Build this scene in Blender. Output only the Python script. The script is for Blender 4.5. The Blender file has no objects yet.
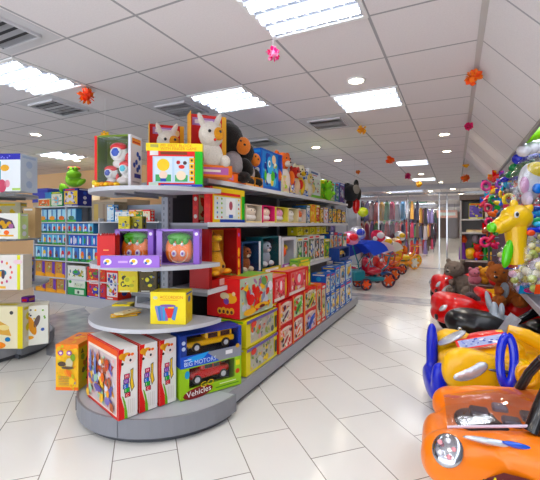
import bpy, math, random
from mathutils import Vector, Matrix, Euler

# ------------------------------------------------------------------ camera, world, exposure
SC = bpy.context.scene
PH = math.atan(185 / 375)              # camera turned this much to the left of the aisle (+Y)
CS, SN = math.cos(PH), math.sin(PH)
EYE = 1.5
cam_d = bpy.data.cameras.new('camera'); cam = bpy.data.objects.new('camera', cam_d)
SC.collection.objects.link(cam); SC.camera = cam
cam.location = (0, 0, EYE); cam.rotation_euler = (math.radians(90), 0, PH)
cam_d.sensor_width = 36; cam_d.lens = 36 * 375 / 540
cam_d.shift_y = -16 / 540              # horizon a little above the middle of the frame
cam_d.clip_start = .02; cam_d.clip_end = 200
W = bpy.data.worlds.new('world'); SC.world = W; W.use_nodes = True
W.node_tree.nodes['Background'].inputs[0].default_value = (.86, .91, 1.0, 1)
W.node_tree.nodes['Background'].inputs[1].default_value = 1.35
SC.view_settings.view_transform = 'Standard'; SC.view_settings.look = 'None'
SC.view_settings.gamma = 1; SC.view_settings.use_curve_mapping = False
SC.view_settings.exposure = 1.12
PANEL_W = 7.0                         # strength of the ceiling light panels
COL = SC.collection
LINK = COL.objects.link

def at(px, z):                         # ground position seen at image column px, z metres in front of the camera
    a = (px - 270) / 375 * z
    return (a * CS - z * SN, a * SN + z * CS)
def pxz(px, py, z): x, y = at(px, z); return (x, y, EYE - (py - 224) / 375 * z)

# ------------------------------------------------------------------ colour and materials
def lin(c):
    if isinstance(c, str): c = tuple(int(c[i:i + 2], 16) for i in (0, 2, 4))
    r = []
    for v in c[:3]:
        v = v / 255.
        r.append(v / 12.92 if v <= .04045 else ((v + .055) / 1.055) ** 2.4)
    y = .25 * r[0] + .6 * r[1] + .15 * r[2]          # toy colours are a little more saturated than read off
    return tuple(min(1, max(.004, y + (q - y) * 1.18)) * .94 for q in r)
MATS = {}
def new_mat(n):
    m = bpy.data.materials.new(n); m.use_nodes = True; MATS[n] = m
    return m, m.node_tree, m.node_tree.nodes['Principled BSDF']
def attr_mat(n, rough, coat=0, metal=0, bump=0, bscale=60, sheen=0, vary=0, spec=.5):
    m, t, b = new_mat(n)
    a = t.nodes.new('ShaderNodeAttribute'); a.attribute_name = 'Col'
    if vary:
        tc = t.nodes.new('ShaderNodeTexCoord'); nz = t.nodes.new('ShaderNodeTexNoise'); nz.inputs['Scale'].default_value = bscale
        t.links.new(tc.outputs['Object'], nz.inputs['Vector'])
        mx = t.nodes.new('ShaderNodeMix'); mx.data_type = 'RGBA'; mx.blend_type = 'MULTIPLY'; mx.inputs[0].default_value = vary
        t.links.new(a.outputs['Color'], mx.inputs[6]); t.links.new(nz.outputs['Fac'], mx.inputs[7])
        t.links.new(mx.outputs[2], b.inputs['Base Color'])
    else: t.links.new(a.outputs['Color'], b.inputs['Base Color'])
    b.inputs['Roughness'].default_value = rough; b.inputs['Metallic'].default_value = metal
    b.inputs['Coat Weight'].default_value = coat; b.inputs['Sheen Weight'].default_value = sheen
    b.inputs['Specular IOR Level'].default_value = spec
    if bump:
        tc = t.nodes.new('ShaderNodeTexCoord'); nz = t.nodes.new('ShaderNodeTexNoise'); nz.inputs['Scale'].default_value = bscale
        nz.inputs['Detail'].default_value = 6
        bp = t.nodes.new('ShaderNodeBump'); bp.inputs['Strength'].default_value = bump; bp.inputs['Distance'].default_value = .01
        t.links.new(tc.outputs['Object'], nz.inputs['Vector']); t.links.new(nz.outputs['Fac'], bp.inputs['Height'])
        t.links.new(bp.outputs['Normal'], b.inputs['Normal'])
    return m
attr_mat('print', .45, coat=.05, spec=.35)
attr_mat('plastic', .3, coat=.15)
attr_mat('matte', .7)
attr_mat('plush', .95, bump=.9, bscale=90, sheen=.1, vary=.3)
attr_mat('powder', .42, bump=.05, bscale=300)
attr_mat('chrome', .12, metal=1)
attr_mat('gloss', .15, coat=.5)
attr_mat('foil', .22, metal=.55, bump=.6, bscale=25)
def clear_mat(n, tint, fac, rough=.05, bump=0):
    m, t, b = new_mat(n)
    t.nodes.remove(b)
    o = t.nodes['Material Output']
    tr = t.nodes.new('ShaderNodeBsdfTransparent'); tr.inputs[0].default_value = (*tint, 1)
    g = t.nodes.new('ShaderNodeBsdfGlossy'); g.inputs['Roughness'].default_value = rough
    mx = t.nodes.new('ShaderNodeMixShader'); mx.inputs[0].default_value = fac
    t.links.new(tr.outputs[0], mx.inputs[1]); t.links.new(g.outputs[0], mx.inputs[2]); t.links.new(mx.outputs[0], o.inputs[0])
    if bump:
        tc = t.nodes.new('ShaderNodeTexCoord'); nz = t.nodes.new('ShaderNodeTexNoise'); nz.inputs['Scale'].default_value = 18
        bp = t.nodes.new('ShaderNodeBump'); bp.inputs['Strength'].default_value = bump; bp.inputs['Distance'].default_value = .02
        t.links.new(tc.outputs['Object'], nz.inputs['Vector']); t.links.new(nz.outputs['Fac'], bp.inputs['Height'])
        t.links.new(bp.outputs['Normal'], g.inputs['Normal'])
clear_mat('film', (.97, .98, .985), .035)
clear_mat('bag', (.93, .94, .95), .16, .12, 1.0)
clear_mat('shield', (.80, .76, .82), .22, .06, .12)
def emit_mat(n, c, s):
    m, t, b = new_mat(n)
    b.inputs['Base Color'].default_value = (.8, .8, .8, 1)
    b.inputs['Emission Color'].default_value = (*lin(c), 1); b.inputs['Emission Strength'].default_value = s
emit_mat('tube_light', (245, 250, 255), PANEL_W)
emit_mat('spot_light', (255, 236, 205), 30)


# floor: cream 40 x 76 cm tiles laid diagonally, half-brick offset, thin grout
m, t, b = new_mat('floor_tile'); N = t.nodes.new; L = t.links.new
ge = N('ShaderNodeNewGeometry'); sp = N('ShaderNodeSeparateXYZ'); L(ge.outputs['Position'], sp.inputs[0])
def mth(op, a, b_, t=t):
    n = t.nodes.new('ShaderNodeMath'); n.operation = op
    for i, v in enumerate((a, b_)):
        if isinstance(v, (int, float)): n.inputs[i].default_value = v
        elif v is not None: t.links.new(v, n.inputs[i])
    return n.outputs[0]
u = mth('ADD', mth('MULTIPLY', mth('SUBTRACT', sp.outputs[1], sp.outputs[0]), .70711), 15.14 - .671 + .3785)
v = mth('ADD', mth('MULTIPLY', mth('ADD', sp.outputs[1], sp.outputs[0]), .70711), 40 * .4 - 1.018)
cb = N('ShaderNodeCombineXYZ'); L(u, cb.inputs[0]); L(v, cb.inputs[1])
br = N('ShaderNodeTexBrick'); br.offset = .5; br.offset_frequency = 2
br.inputs['Scale'].default_value = 1; br.inputs['Brick Width'].default_value = .757; br.inputs['Row Height'].default_value = .4
br.inputs['Mortar Size'].default_value = .0035; br.inputs['Mortar Smooth'].default_value = .1; br.inputs['Bias'].default_value = 0
br.inputs['Color1'].default_value = (*lin((238, 237, 234)), 1); br.inputs['Color2'].default_value = (*lin((233, 232, 228)), 1)
br.inputs['Mortar'].default_value = (*lin((140, 136, 130)), 1)
L(cb.outputs[0], br.inputs['Vector'])
nz = N('ShaderNodeTexNoise'); nz.inputs['Scale'].default_value = 3; L(ge.outputs['Position'], nz.inputs['Vector'])
mx = N('ShaderNodeMix'); mx.data_type = 'RGBA'; mx.blend_type = 'MULTIPLY'; mx.inputs[0].default_value = .06
L(br.outputs['Color'], mx.inputs[6]); L(nz.outputs['Fac'], mx.inputs[7]); L(mx.outputs[2], b.inputs['Base Color'])
b.inputs['Roughness'].default_value = .17; b.inputs['Specular IOR Level'].default_value = .5
# grey marble band
m, t, b = new_mat('grey_marble'); N = t.nodes.new; L = t.links.new
tc = N('ShaderNodeTexCoord'); nz = N('ShaderNodeTexNoise'); nz.inputs['Scale'].default_value = 5; nz.inputs['Detail'].default_value = 8
L(tc.outputs['Object'], nz.inputs['Vector']); cr = N('ShaderNodeValToRGB')
cr.color_ramp.elements[0].position = .3; cr.color_ramp.elements[0].color = (*lin((148, 150, 158)), 1)
cr.color_ramp.elements[1].position = .75; cr.color_ramp.elements[1].color = (*lin((205, 207, 212)), 1)
L(nz.outputs['Fac'], cr.inputs[0]); L(cr.outputs[0], b.inputs['Base Color']); b.inputs['Roughness'].default_value = .2
# ceiling: 65 cm mineral tiles with a thin grid
def ceiling_mat(name, col, axis_u, u0, v0, hasu=True):
    m, t, b = new_mat(name); N = t.nodes.new; L = t.links.new
    ge = N('ShaderNodeNewGeometry'); sp = N('ShaderNodeSeparateXYZ'); L(ge.outputs['Position'], sp.inputs[0])
    def line(src, off, w):
        d = mth('FRACT', mth('DIVIDE', mth('SUBTRACT', src, off - 65.0, t), .65, t), None, t)
        return mth('LESS_THAN', mth('ABSOLUTE', mth('SUBTRACT', d, .5, t), None, t), 99, t), mth('GREATER_THAN', mth('ABSOLUTE', mth('SUBTRACT', d, .5, t), None, t), .5 - w, t)
    lv = line(sp.outputs[1], v0, .013)[1]
    msk = mth('MAXIMUM', lv, line(sp.outputs[0], u0, .015)[1], t) if hasu else lv
    nz = N('ShaderNodeTexNoise'); nz.inputs['Scale'].default_value = 90; nz.inputs['Detail'].default_value = 4; L(ge.outputs['Position'], nz.inputs['Vector'])
    mx0 = N('ShaderNodeMix'); mx0.data_type = 'RGBA'; mx0.blend_type = 'MULTIPLY'; mx0.inputs[0].default_value = .14
    mx0.inputs[6].default_value = (*lin(col), 1); L(nz.outputs['Fac'], mx0.inputs[7])
    mx = N('ShaderNodeMix'); mx.data_type = 'RGBA'; L(msk, mx.inputs[0]); L(mx0.outputs[2], mx.inputs[6]); mx.inputs[7].default_value = (*lin((168, 168, 172)), 1)
    L(mx.outputs[2], b.inputs['Base Color']); b.inputs['Roughness'].default_value = .8
    bp = N('ShaderNodeBump'); bp.inputs['Strength'].default_value = .25; bp.inputs['Distance'].default_value = .003
    L(nz.outputs['Fac'], bp.inputs['Height']); L(bp.outputs['Normal'], b.inputs['Normal'])
ceiling_mat('ceiling_tile', (244, 240, 242), 0, .165, 1.725)
ceiling_mat('slope_panel', (236, 233, 234), 0, 0, 3.025 - 1.3, False)
def plain(name, col, rough=.7):
    m, t, b = new_mat(name)
    nz = t.nodes.new('ShaderNodeTexNoise'); nz.inputs['Scale'].default_value = 4
    mx = t.nodes.new('ShaderNodeMix'); mx.data_type = 'RGBA'; mx.blend_type = 'MULTIPLY'; mx.inputs[0].default_value = .08
    mx.inputs[6].default_value = (*lin(col), 1); t.links.new(nz.outputs['Fac'], mx.inputs[7])
    t.links.new(mx.outputs[2], b.inputs['Base Color']); b.inputs['Roughness'].default_value = rough
plain('beige_wall', (238, 202, 160)); plain('grey_wall', (120, 118, 120)); plain('pink_wall', (214, 196, 196)); plain('white_wall', (224, 224, 232))
plain('teddy_fur', (150, 84, 34), .95); plain('grey_fur', (120, 108, 100), .95)

# ------------------------------------------------------------------ mesh builder
class MB:
    def __init__(s, mat='print'):
        s.v = []; s.f = []; s.c = []; s.m = []; s.s = []; s.mats = []; s.mat = mat; s.M = Matrix()
    def use(s, mat): s.mat = mat; return s
    def add(s, vs, fs, col, smooth=False):
        if s.mat not in s.mats: s.mats.append(s.mat)
        k = len(s.v); mi = s.mats.index(s.mat); c = lin(col)
        s.v += [tuple(s.M @ Vector(p)) for p in vs]
        for f in fs:
            s.f.append(tuple(i + k for i in f)); s.c.append(c); s.m.append(mi); s.s.append(smooth)
        return s
    def box(s, x0, y0, z0, x1, y1, z1, col):
        v = [(x, y, z) for z in (z0, z1) for y in (y0, y1) for x in (x0, x1)]
        return s.add(v, [(0, 2, 3, 1), (4, 5, 7, 6), (0, 1, 5, 4), (2, 6, 7, 3), (0, 4, 6, 2), (1, 3, 7, 5)], col)
    def bbox(s, x0, y0, z0, x1, y1, z1, col, b=.006):
        # box with chamfered edges
        cx, cy, cz = (x0 + x1) / 2, (y0 + y1) / 2, (z0 + z1) / 2
        hx, hy, hz = (x1 - x0) / 2, (y1 - y0) / 2, (z1 - z0) / 2
        b = min(b, hx * .9, hy * .9, hz * .9); vs = []; idx = {}
        for sx in (-1, 1):
            for sy in (-1, 1):
                for sz in (-1, 1):
                    for a in range(3):
                        h = [hx - b, hy - b, hz - b]; h[a] = (hx, hy, hz)[a]
                        idx[(sx, sy, sz, a)] = len(vs); vs.append((cx + sx * h[0], cy + sy * h[1], cz + sz * h[2]))
        I = lambda sx, sy, sz, a: idx[(sx, sy, sz, a)]
        fs = []
        for q in (-1, 1):
            fs.append([I(q, -1, -1, 0), I(q, 1, -1, 0), I(q, 1, 1, 0), I(q, -1, 1, 0)][::q])
            fs.append([I(-1, q, -1, 1), I(1, q, -1, 1), I(1, q, 1, 1), I(-1, q, 1, 1)][::-q])
            fs.append([I(-1, -1, q, 2), I(1, -1, q, 2), I(1, 1, q, 2), I(-1, 1, q, 2)][::q])
            for r in (-1, 1):
                fs.append([I(q, r, -1, 0), I(q, r, -1, 1), I(q, r, 1, 1), I(q, r, 1, 0)][::-q * r])
                fs.append([I(q, -1, r, 0), I(q, 1, r, 0), I(q, 1, r, 2), I(q, -1, r, 2)][::q * r])
                fs.append([I(-1, q, r, 1), I(-1, q, r, 2), I(1, q, r, 2), I(1, q, r, 1)][::-q * r])
        for sx in (-1, 1):
            for sy in (-1, 1):
                for sz in (-1, 1):
                    fs.append([I(sx, sy, sz, 0), I(sx, sy, sz, 1), I(sx, sy, sz, 2)][::sx * sy * sz])
        return s.add(vs, fs, col)
    def ell(s, c, r, col, rot=None, seg=14, ring=9, e=1.0):
        R = Euler([math.radians(a) for a in rot]).to_matrix() if rot else None
        if isinstance(r, (int, float)): r = (r, r, r)
        f = lambda x: math.copysign(abs(x) ** e, x)
        vs = [];
        for i in range(ring + 1):
            p = -math.pi / 2 + math.pi * i / ring
            for j in range(seg):
                a = 2 * math.pi * j / seg
                q = Vector((r[0] * f(math.cos(p)) * f(math.cos(a)), r[1] * f(math.cos(p)) * f(math.sin(a)), r[2] * f(math.sin(p))))
                if R: q = R @ q
                vs.append((c[0] + q.x, c[1] + q.y, c[2] + q.z))
        fs = [(i * seg + j, i * seg + (j + 1) % seg, (i + 1) * seg + (j + 1) % seg, (i + 1) * seg + j) for i in range(ring) for j in range(seg)]
        return s.add(vs, fs, col, True)
    def tube(s, pts, r, col, seg=8, cap=True):
        pts = [Vector(p) for p in pts]; n = len(pts)
        rs = r if isinstance(r, (list, tuple)) else [r] * n
        vs = []; up = Vector((0, 0, 1)); prev = None
        for i in range(n):
            d = (pts[min(i + 1, n - 1)] - pts[max(i - 1, 0)]).normalized()
            if prev is None:
                a = up if abs(d.dot(up)) < .9 else Vector((1, 0, 0)); x = d.cross(a).normalized()
            else: x = (prev - d * prev.dot(d)).normalized()
            prev = x; y = d.cross(x)
            for j in range(seg):
                t = 2 * math.pi * j / seg; q = pts[i] + (x * math.cos(t) + y * math.sin(t)) * rs[i]; vs.append(tuple(q))
        fs = [(i * seg + j, i * seg + (j + 1) % seg, (i + 1) * seg + (j + 1) % seg, (i + 1) * seg + j) for i in range(n - 1) for j in range(seg)]
        s.add(vs, fs, col, True)
        if cap: s.add(vs[:seg], [tuple(range(seg))[::-1]], col); s.add(vs[-seg:], [tuple(range(seg))], col)
        return s
    def ring(s, c, R, r, col, axis='y', seg=24, k=8):
        vs = []
        for i in range(seg):
            a = 2 * math.pi * i / seg
            for j in range(k):
                b_ = 2 * math.pi * j / k; q = R + r * math.cos(b_); h = r * math.sin(b_)
                p = {'z': (q * math.cos(a), q * math.sin(a), h), 'y': (q * math.cos(a), h, q * math.sin(a)), 'x': (h, q * math.cos(a), q * math.sin(a))}[axis]
                vs.append((c[0] + p[0], c[1] + p[1], c[2] + p[2]))
        fs = [(i * k + j, i * k + (j + 1) % k, ((i + 1) % seg) * k + (j + 1) % k, ((i + 1) % seg) * k + j) for i in range(seg) for j in range(k)]
        return s.add(vs, fs, col, True)
    def prism(s, pts, z0, z1, col, col_top=None):
        n = len(pts); vs = [(p[0], p[1], z0) for p in pts] + [(p[0], p[1], z1) for p in pts]
        s.add(vs, [(i, (i + 1) % n, n + (i + 1) % n, n + i) for i in range(n)], col)
        s.add(vs[:n], [tuple(range(n))[::-1]], col); s.add(vs[n:], [tuple(range(n))], col_top or col)
        return s
    def build(s, name, parent=None, loc=(0, 0, 0), rot=0, mods=None):
        me = bpy.data.meshes.new(name); me.from_pydata(s.v, [], s.f)
        for n in s.mats: me.materials.append(MATS[n])
        me.polygons.foreach_set('material_index', s.m); me.polygons.foreach_set('use_smooth', s.s)
        ca = me.color_attributes.new('Col', 'FLOAT_COLOR', 'CORNER'); buf = []
        for p, c in zip(me.polygons, s.c): buf += [c[0], c[1], c[2], 1.0] * p.loop_total
        ca.data.foreach_set('color', buf); me.update()
        o = bpy.data.objects.new(name, me); LINK(o)
        o.location = loc; o.rotation_euler = (0, 0, rot) if isinstance(rot, (int, float)) else rot
        if parent: o.parent = parent
        return o

def tag(o, label=None, cat=None, group=None, kind=None):
    if label: o['label'] = label
    if cat: o['category'] = cat
    if group: o['group'] = group
    if kind: o['kind'] = kind
    return o
def thing(name, label, cat, loc=(0, 0, 0), rot=0, group=None):
    o = bpy.data.objects.new(name, None); LINK(o); o.location = loc; o.rotation_euler = (0, 0, rot)
    o.empty_display_size = .05
    return tag(o, label, cat, group)
def struct(name, mb, **k): return tag(mb.build(name, **k), kind='structure')
def copy_tree(o, parent=None):
    c = o.copy(); LINK(c); c.parent = parent
    for ch in list(o.children): copy_tree(ch, c)
    return c
ORD = ['first', 'second', 'third', 'fourth', 'fifth', 'sixth', 'seventh', 'eighth', 'ninth', 'tenth', 'eleventh', 'twelfth']

_txt = {}
def glyphs(s):
    if s not in _txt:
        cu = bpy.data.curves.new('t', 'FONT'); cu.body = s; cu.size = 1; cu.resolution_u = 2
        o = bpy.data.objects.new('t', cu); me = o.to_mesh()
        _txt[s] = ([tuple(v.co) for v in me.vertices], [tuple(p.vertices) for p in me.polygons])
        o.to_mesh_clear(); bpy.data.objects.remove(o); bpy.data.curves.remove(cu)
    return _txt[s]

class Face:
    """a flat face of a box: origin, across, up; shapes are printed on it in metres, each layer a hair further out"""
    def __init__(s, mb, o, u, v, w, h):
        s.mb = mb; s.o = Vector(o); s.u = Vector(u).normalized(); s.v = Vector(v).normalized(); s.n = s.u.cross(s.v); s.w = w; s.h = h
    def p(s, x, y, l): return tuple(s.o + s.u * x + s.v * y + s.n * (.0006 * l))
    def poly(s, pts, col, l=1):
        s.mb.add([s.p(x, y, l) for x, y in pts], [tuple(range(len(pts)))], col)
    def rect(s, x0, y0, x1, y1, col, l=1): s.poly([(x0, y0), (x1, y0), (x1, y1), (x0, y1)], col, l)
    def R(s, x0, y0, x1, y1, col, l=1): s.rect(x0 * s.w, y0 * s.h, x1 * s.w, y1 * s.h, col, l)
    def E(s, cx, cy, rx, ry, col, l=1, n=14, rot=0):
        c, d = math.cos(rot), math.sin(rot)
        s.poly([(cx * s.w + (rx * math.cos(a) * c - ry * math.sin(a) * d), cy * s.h + (rx * math.cos(a) * d + ry * math.sin(a) * c)) for a in [2 * math.pi * i / n for i in range(n)]], col, l)
    def text(s, t, x, y, size, col, l=3, rot=0, sx=1, bold=0):
        vs, fs = glyphs(t); c, d = math.cos(rot), math.sin(rot)
        s.mb.add([s.p(x * s.w + (q[0] * sx * c - q[1] * d) * size, y * s.h + (q[0] * sx * d + q[1] * c) * size, l) for q in vs], fs, col)
    def picture(s, x0, y0, x1, y1, bg, cols, n, rng, l=1, sz=.78):
        n = int(n * 1.5)
        s.R(x0, y0, x1, y1, bg, l)
        W_, H_ = (x1 - x0) * s.w, (y1 - y0) * s.h; m_ = min(W_, H_)
        for i in range(n):
            rx = m_ * rng.uniform(.06, .22) * sz; ry = rx * rng.uniform(.35, 1.1)
            if rx * 2 > W_ * .9 or ry * 2 > H_ * .9: continue
            r = max(rx, ry); cx = rng.uniform(r, W_ - r) + x0 * s.w; cy = rng.uniform(r, H_ - r) + y0 * s.h
            k = rng.choice((3, 4, 5, 12, 12, 12))
            s.E(cx / s.w, cy / s.h, rx, ry, rng.choice(cols), l + 1 + i * .2, n=k, rot=rng.uniform(0, 3))

BRIGHT = ['E8262B', 'F7C61C', '1F62C9', '35A546', 'FF7A1A', 'F4F4F0', '7B3FA8', 'EE5C9B', '2CB6D8', '1B1B30']

def carton(w, d, h, body, mb=None, left=None, right=None, top=None):
    mb = mb or MB('print'); mb.box(-w / 2, 0, 0, w / 2, d, h, body)
    F = Face(mb, (-w / 2, 0, 0), (1, 0, 0), (0, 0, 1), w, h)
    Lf = Face(mb, (-w / 2, d, 0), (0, -1, 0), (0, 0, 1), d, h)
    Rf = Face(mb, (w / 2, 0, 0), (0, 1, 0), (0, 0, 1), d, h)
    T = Face(mb, (-w / 2, 0, h), (1, 0, 0), (0, 1, 0), w, d)
    if left: Lf.R(0, 0, 1, 1, left)
    if right: Rf.R(0, 0, 1, 1, right)
    if top: T.R(0, 0, 1, 1, top)
    return mb, F, Lf, Rf, T

def generic_art(F, rng, body, cols, header=None, footer=None, bg=None, n=12):
    m = .03
    F.picture(m, .10, 1 - m, .86, bg or 'D8C8A8', list(cols) + [body], int(n * 2.2), rng, 1)
    l = 2 + int(n * 2.2) * .3
    F.R(0, .87, 1, 1, header or body, l + 1); F.R(.12, .90, .80, .96, rng.choice(('F4F4F4', 'F9DA1F', 'E8262B')), l + 2)
    F.R(0, 0, 1, .09, footer or body, l + 1); F.R(.1, .025, .6, .065, 'F0F0E8', l + 2)
    F.E(.5, .5, F.w * .22, F.h * .2, rng.choice(cols), l + 1); F.E(.46, .55, F.w * .12, F.h * .10, rng.choice(cols), l + 2); F.E(rng.uniform(.2, .8), .3, F.w * .13, F.h * .07, rng.choice(cols), l + 2.5)

def side_art(F, rng, cols):
    for k in range(3):
        F.E(.5, .2 + .27 * k, min(F.w * .3, F.h * .12), min(F.w * .3, F.h * .1), rng.choice(cols), 2)
    F.R(.1, .9, .9, .96, rng.choice(cols), 2)

def toy_box(name, label, cat, loc, yaw, w, d, h, body, cols, seed, group=None, header=None, footer=None, bg=None, left=None, right=None, top=None, n=12, art=None):
    rng = random.Random(seed); mb, F, Lf, Rf, T = carton(w, d, h, body, None, left, right, top)
    (art or (lambda F, r: generic_art(F, r, body, cols, header, footer, bg, n)))(F, rng)
    side_art(Lf, rng, cols); side_art(Rf, rng, cols)
    T.R(.1, .3, .7, .7, rng.choice(cols), 2)
    return tag(mb.build(name, None, loc, yaw), label, cat, group)

def window_box(name, label, cat, loc, yaw, w, d, h, body, inner, win, toy, group=None, deco=None, seed=1, sides=None):
    """open-fronted carton: frame, recess, film over the window, the toy inside"""
    t = thing(name, label, cat, loc, yaw, group); rng = random.Random(seed)
    mb = MB('print'); k = .004; x0, y0, x1, y1 = win
    X0, X1, Z0, Z1 = -w / 2 + x0 * w, -w / 2 + x1 * w, y0 * h, y1 * h
    mb.box(-w / 2, d - k, 0, w / 2, d, h, body); mb.box(-w / 2, 0, 0, -w / 2 + k, d - k, h, body); mb.box(w / 2 - k, 0, 0, w / 2, d - k, h, body)
    mb.box(-w / 2 + k, 0, 0, w / 2 - k, d - k, k, body); mb.box(-w / 2 + k, 0, h - k, w / 2 - k, d - k, h, body)
    mb.box(-w / 2 + k, 0, k, X0, k, h - k, body); mb.box(X1, 0, k, w / 2 - k, k, h - k, body)
    if Z0 > k: mb.box(X0, 0, k, X1, k, Z0, body)
    if Z1 < h - k: mb.box(X0, 0, Z1, X1, k, h - k, body)
    mb.box(-w / 2 + 2 * k, d - 3 * k, k, w / 2 - 2 * k, d - 2 * k, h - k, inner)
    F = Face(mb, (-w / 2, 0, 0), (1, 0, 0), (0, 0, 1), w, h); Rf = Face(mb, (w / 2, 0, 0), (0, 1, 0), (0, 0, 1), d, h)
    Lf = Face(mb, (-w / 2, d, 0), (0, -1, 0), (0, 0, 1), d, h)
    if sides: side_art(Rf, rng, sides); side_art(Lf, rng, sides)
    if deco: deco(F, Rf, rng)
    mb.build('carton', t)
    fm = MB('film'); fm.add([(X0, .002, Z0), (X1, .002, Z0), (X1, .002, Z1), (X0, .002, Z1)], [(0, 1, 2, 3)], 'FFFFFF'); fm.build('window_film', t)
    if toy:
        tm = MB('plastic'); tm.M = Matrix.Translation(((X0 + X1) / 2, d * .5, Z0 + .002)); toy(tm, X1 - X0, d - .02, Z1 - Z0); tm.build('packed_toy', t)
    return t

# ------------------------------------------------------------------ the room
ZC = 2.8
struct('floor', MB('floor_tile').box(-16, -3.5, -.1, 9, 46, 0, 'FFFFFF'))
struct('trim_1', MB('grey_marble').box(-12, 7.42, 0, 1.3, 8.12, .003, 'FFFFFF'))
mb = MB('grey_marble'); mb.prism([(-5.99, 3.86), (-4.2, 2.72), (-3.6, 2.72), (-3.6, 3.3), (-5.97, 4.55)], 0, .003, 'FFFFFF'); struct('trim_2', mb)
struct('trim_3', MB('grey_marble').box(-9, 13.6, 0, 1.3, 14.0, .003, 'FFFFFF'))
struct('ceiling', MB('ceiling_tile').box(-16, -3.5, ZC, .165, 46, ZC + .1, 'FFFFFF'))
mb = MB('slope_panel'); mb.add([(.165, -3.5, 2.8), (.60, -3.5, 2.315), (.60, 8.3, 2.315), (.165, 8.3, 2.8), (.24, -3.5, 2.86), (.66, -3.5, 2.345), (.66, 8.3, 2.345), (.24, 8.3, 2.86)],
    [(0, 3, 2, 1), (4, 5, 6, 7), (0, 4, 7, 3), (1, 2, 6, 5), (3, 7, 6, 2), (0, 1, 5, 4)], 'FFFFFF'); struct('trim_4', mb)
mb = MB('powder'); mb.box(.585, -3.5, 2.285, .615, 8.3, 2.312, '8A8886'); struct('trim_5', mb)
mb = MB('powder'); mb.box(.14, -3.5, 2.785, .178, 8.3, 2.80, 'C9C7C6'); struct('trim_6', mb)
struct('wall_right', MB('grey_wall').box(1.95, -3.5, 0, 2.05, 46, 3.2, 'FFFFFF'))
struct('wall_back', MB('beige_wall').box(-16, 6.2, 0, -5.2, 6.3, ZC, 'FFFFFF'))
struct('wall_side', MB('white_wall').box(-5.3, 6.3, 0, -5.2, 12, ZC, 'FFFFFF'))
struct('wall_left', MB('beige_wall').box(-16.1, -3.5, 0, -16, 46, ZC, 'FFFFFF'))
struct('wall_far', MB('pink_wall').box(-16, 46, 0, 9, 46.1, 3.2, 'FFFFFF'))
struct('ceiling_far', MB('ceiling_tile').box(.165, 8.32, ZC, 9, 46, ZC + .1, 'FFFFFF'))
mb = MB('white_wall'); mb.box(-4.2, 14.3, 0, -3.35, 14.9, ZC, 'FFFFFF'); struct('wall_column', mb)
for i, (y, z0) in enumerate(((13.4, 2.64), (19, 2.6), (27, 2.6))):
    struct('trim_%d' % (7 + i), MB('white_wall').box(-12, y, z0, 1.3, y + .12, ZC, 'FFFFFF'))

# glass shopfront with slim posts
t = thing('glass_shopfront', 'slim framed glass shopfront and open glass door across the end of the aisle', 'shopfront', (-.45, 13.2, 0))
for k, x in enumerate((-3.0, -1.9, -.95, 0, .22, 1.3)):
    m_ = MB('chrome'); m_.box(x - .018, -.018, 0, x + .018, .018, 2.5, 'B8BABD'); m_.build('post', t)
m_ = MB('chrome'); m_.box(-3.0, -.025, 2.46, 1.3, .025, 2.52, 'A8AAAD'); m_.build('head_rail', t)
m_ = MB('film')
for a, b2 in ((-3, -1.9), (-1.9, -.95), (.22, 1.3)): m_.add([(a, 0, .04), (b2, 0, .04), (b2, 0, 2.46), (a, 0, 2.46)], [(0, 1, 2, 3)], 'FFFFFF')
m_.build('glass_pane', t)

# ceiling light panels: white frame, lamp plate and a deep louvre
def make_panel():
    t = thing('ceiling_light', 'x', 'ceiling light', (0, 0, ZC), 0, 'louvred light panels set in the tiled ceiling')
    f = MB('powder'); s_ = .325
    for a in (-1, 1):
        f.box(min(a * s_, a * .30), -s_, -.012, max(a * s_, a * .30), s_, 0, 'F2F2F2'); f.box(-.30, min(a * s_, a * .30), -.012, .30, max(a * s_, a * .30), 0, 'F2F2F2')
    f.build('frame', t)
    f = MB('powder')
    f.add([(-.3, -.3, -.001), (.3, -.3, -.001), (.3, .3, -.001), (-.3, .3, -.001)], [(3, 2, 1, 0)], 'A9AEBB'); f.build('reflector', t)
    for k in range(4):
        f = MB('tube_light'); y = -.225 + .15 * k
        f.box(-.29, y - .026, -.012, .29, y + .026, -.004, 'FFFFFF'); f.build('lamp_tube', t)
    f = MB('powder')
    for k in range(0, 9):
        x = -.3 + .075 * k
        for j in range(4):
            y = -.225 + .15 * j; f.add([(x, y - .07, -.006), (x, y + .07, -.006), (x, y, -.034), (x + .003, y - .07, -.006), (x + .003, y + .07, -.006), (x + .003, y, -.034)], [(0, 1, 2), (3, 5, 4), (0, 2, 5, 3), (1, 4, 5, 2)], 'E2E6EE')
    for y in (-.15, 0, .15): f.box(-.3, y - .003, -.03, .303, y + .003, -.003, 'D4D8E2')
    f.build('louvre', t)
    return t
p0 = make_panel()
panels = [(-.81, 2.05, 'large louvred light panel at the top edge above the pink flower'), (-.81, 4.0, 'square louvred light panel in the middle of the ceiling'),
    (-2.11, 3.35, 'louvred light panel above the dark plush toys'), (-3.41, 2.05, 'bright light panel at the left above the orange flower'),
    (-.81, 8.5, 'distant light panel behind the orange paper flower over the aisle'), (-6.66, 4.65, 'far light panel close to the beige wall'),
    (-.81, 11.8, 'small distant light panel beyond the second panel over the aisle'), (-.81, 6.2, None), (-2.11, 7.2, None), (-3.41, 4.65, None), (-4.71, .1, None), (-.81, -.5, None), (-2.11, .1, None), (-3.41, -1.1, None), (-6.0, 1.4, None), (-.81, -2.4, None)]
panels = [p for p in panels if p[2] or p[1] < 1.5 or p[0] < -5]
for i, (x, y, lb) in enumerate(panels):
    o = p0 if i == 0 else copy_tree(p0)
    o.location = (x, y, ZC); o['label'] = lb or 'louvred light panel overhead behind the camera'

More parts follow.
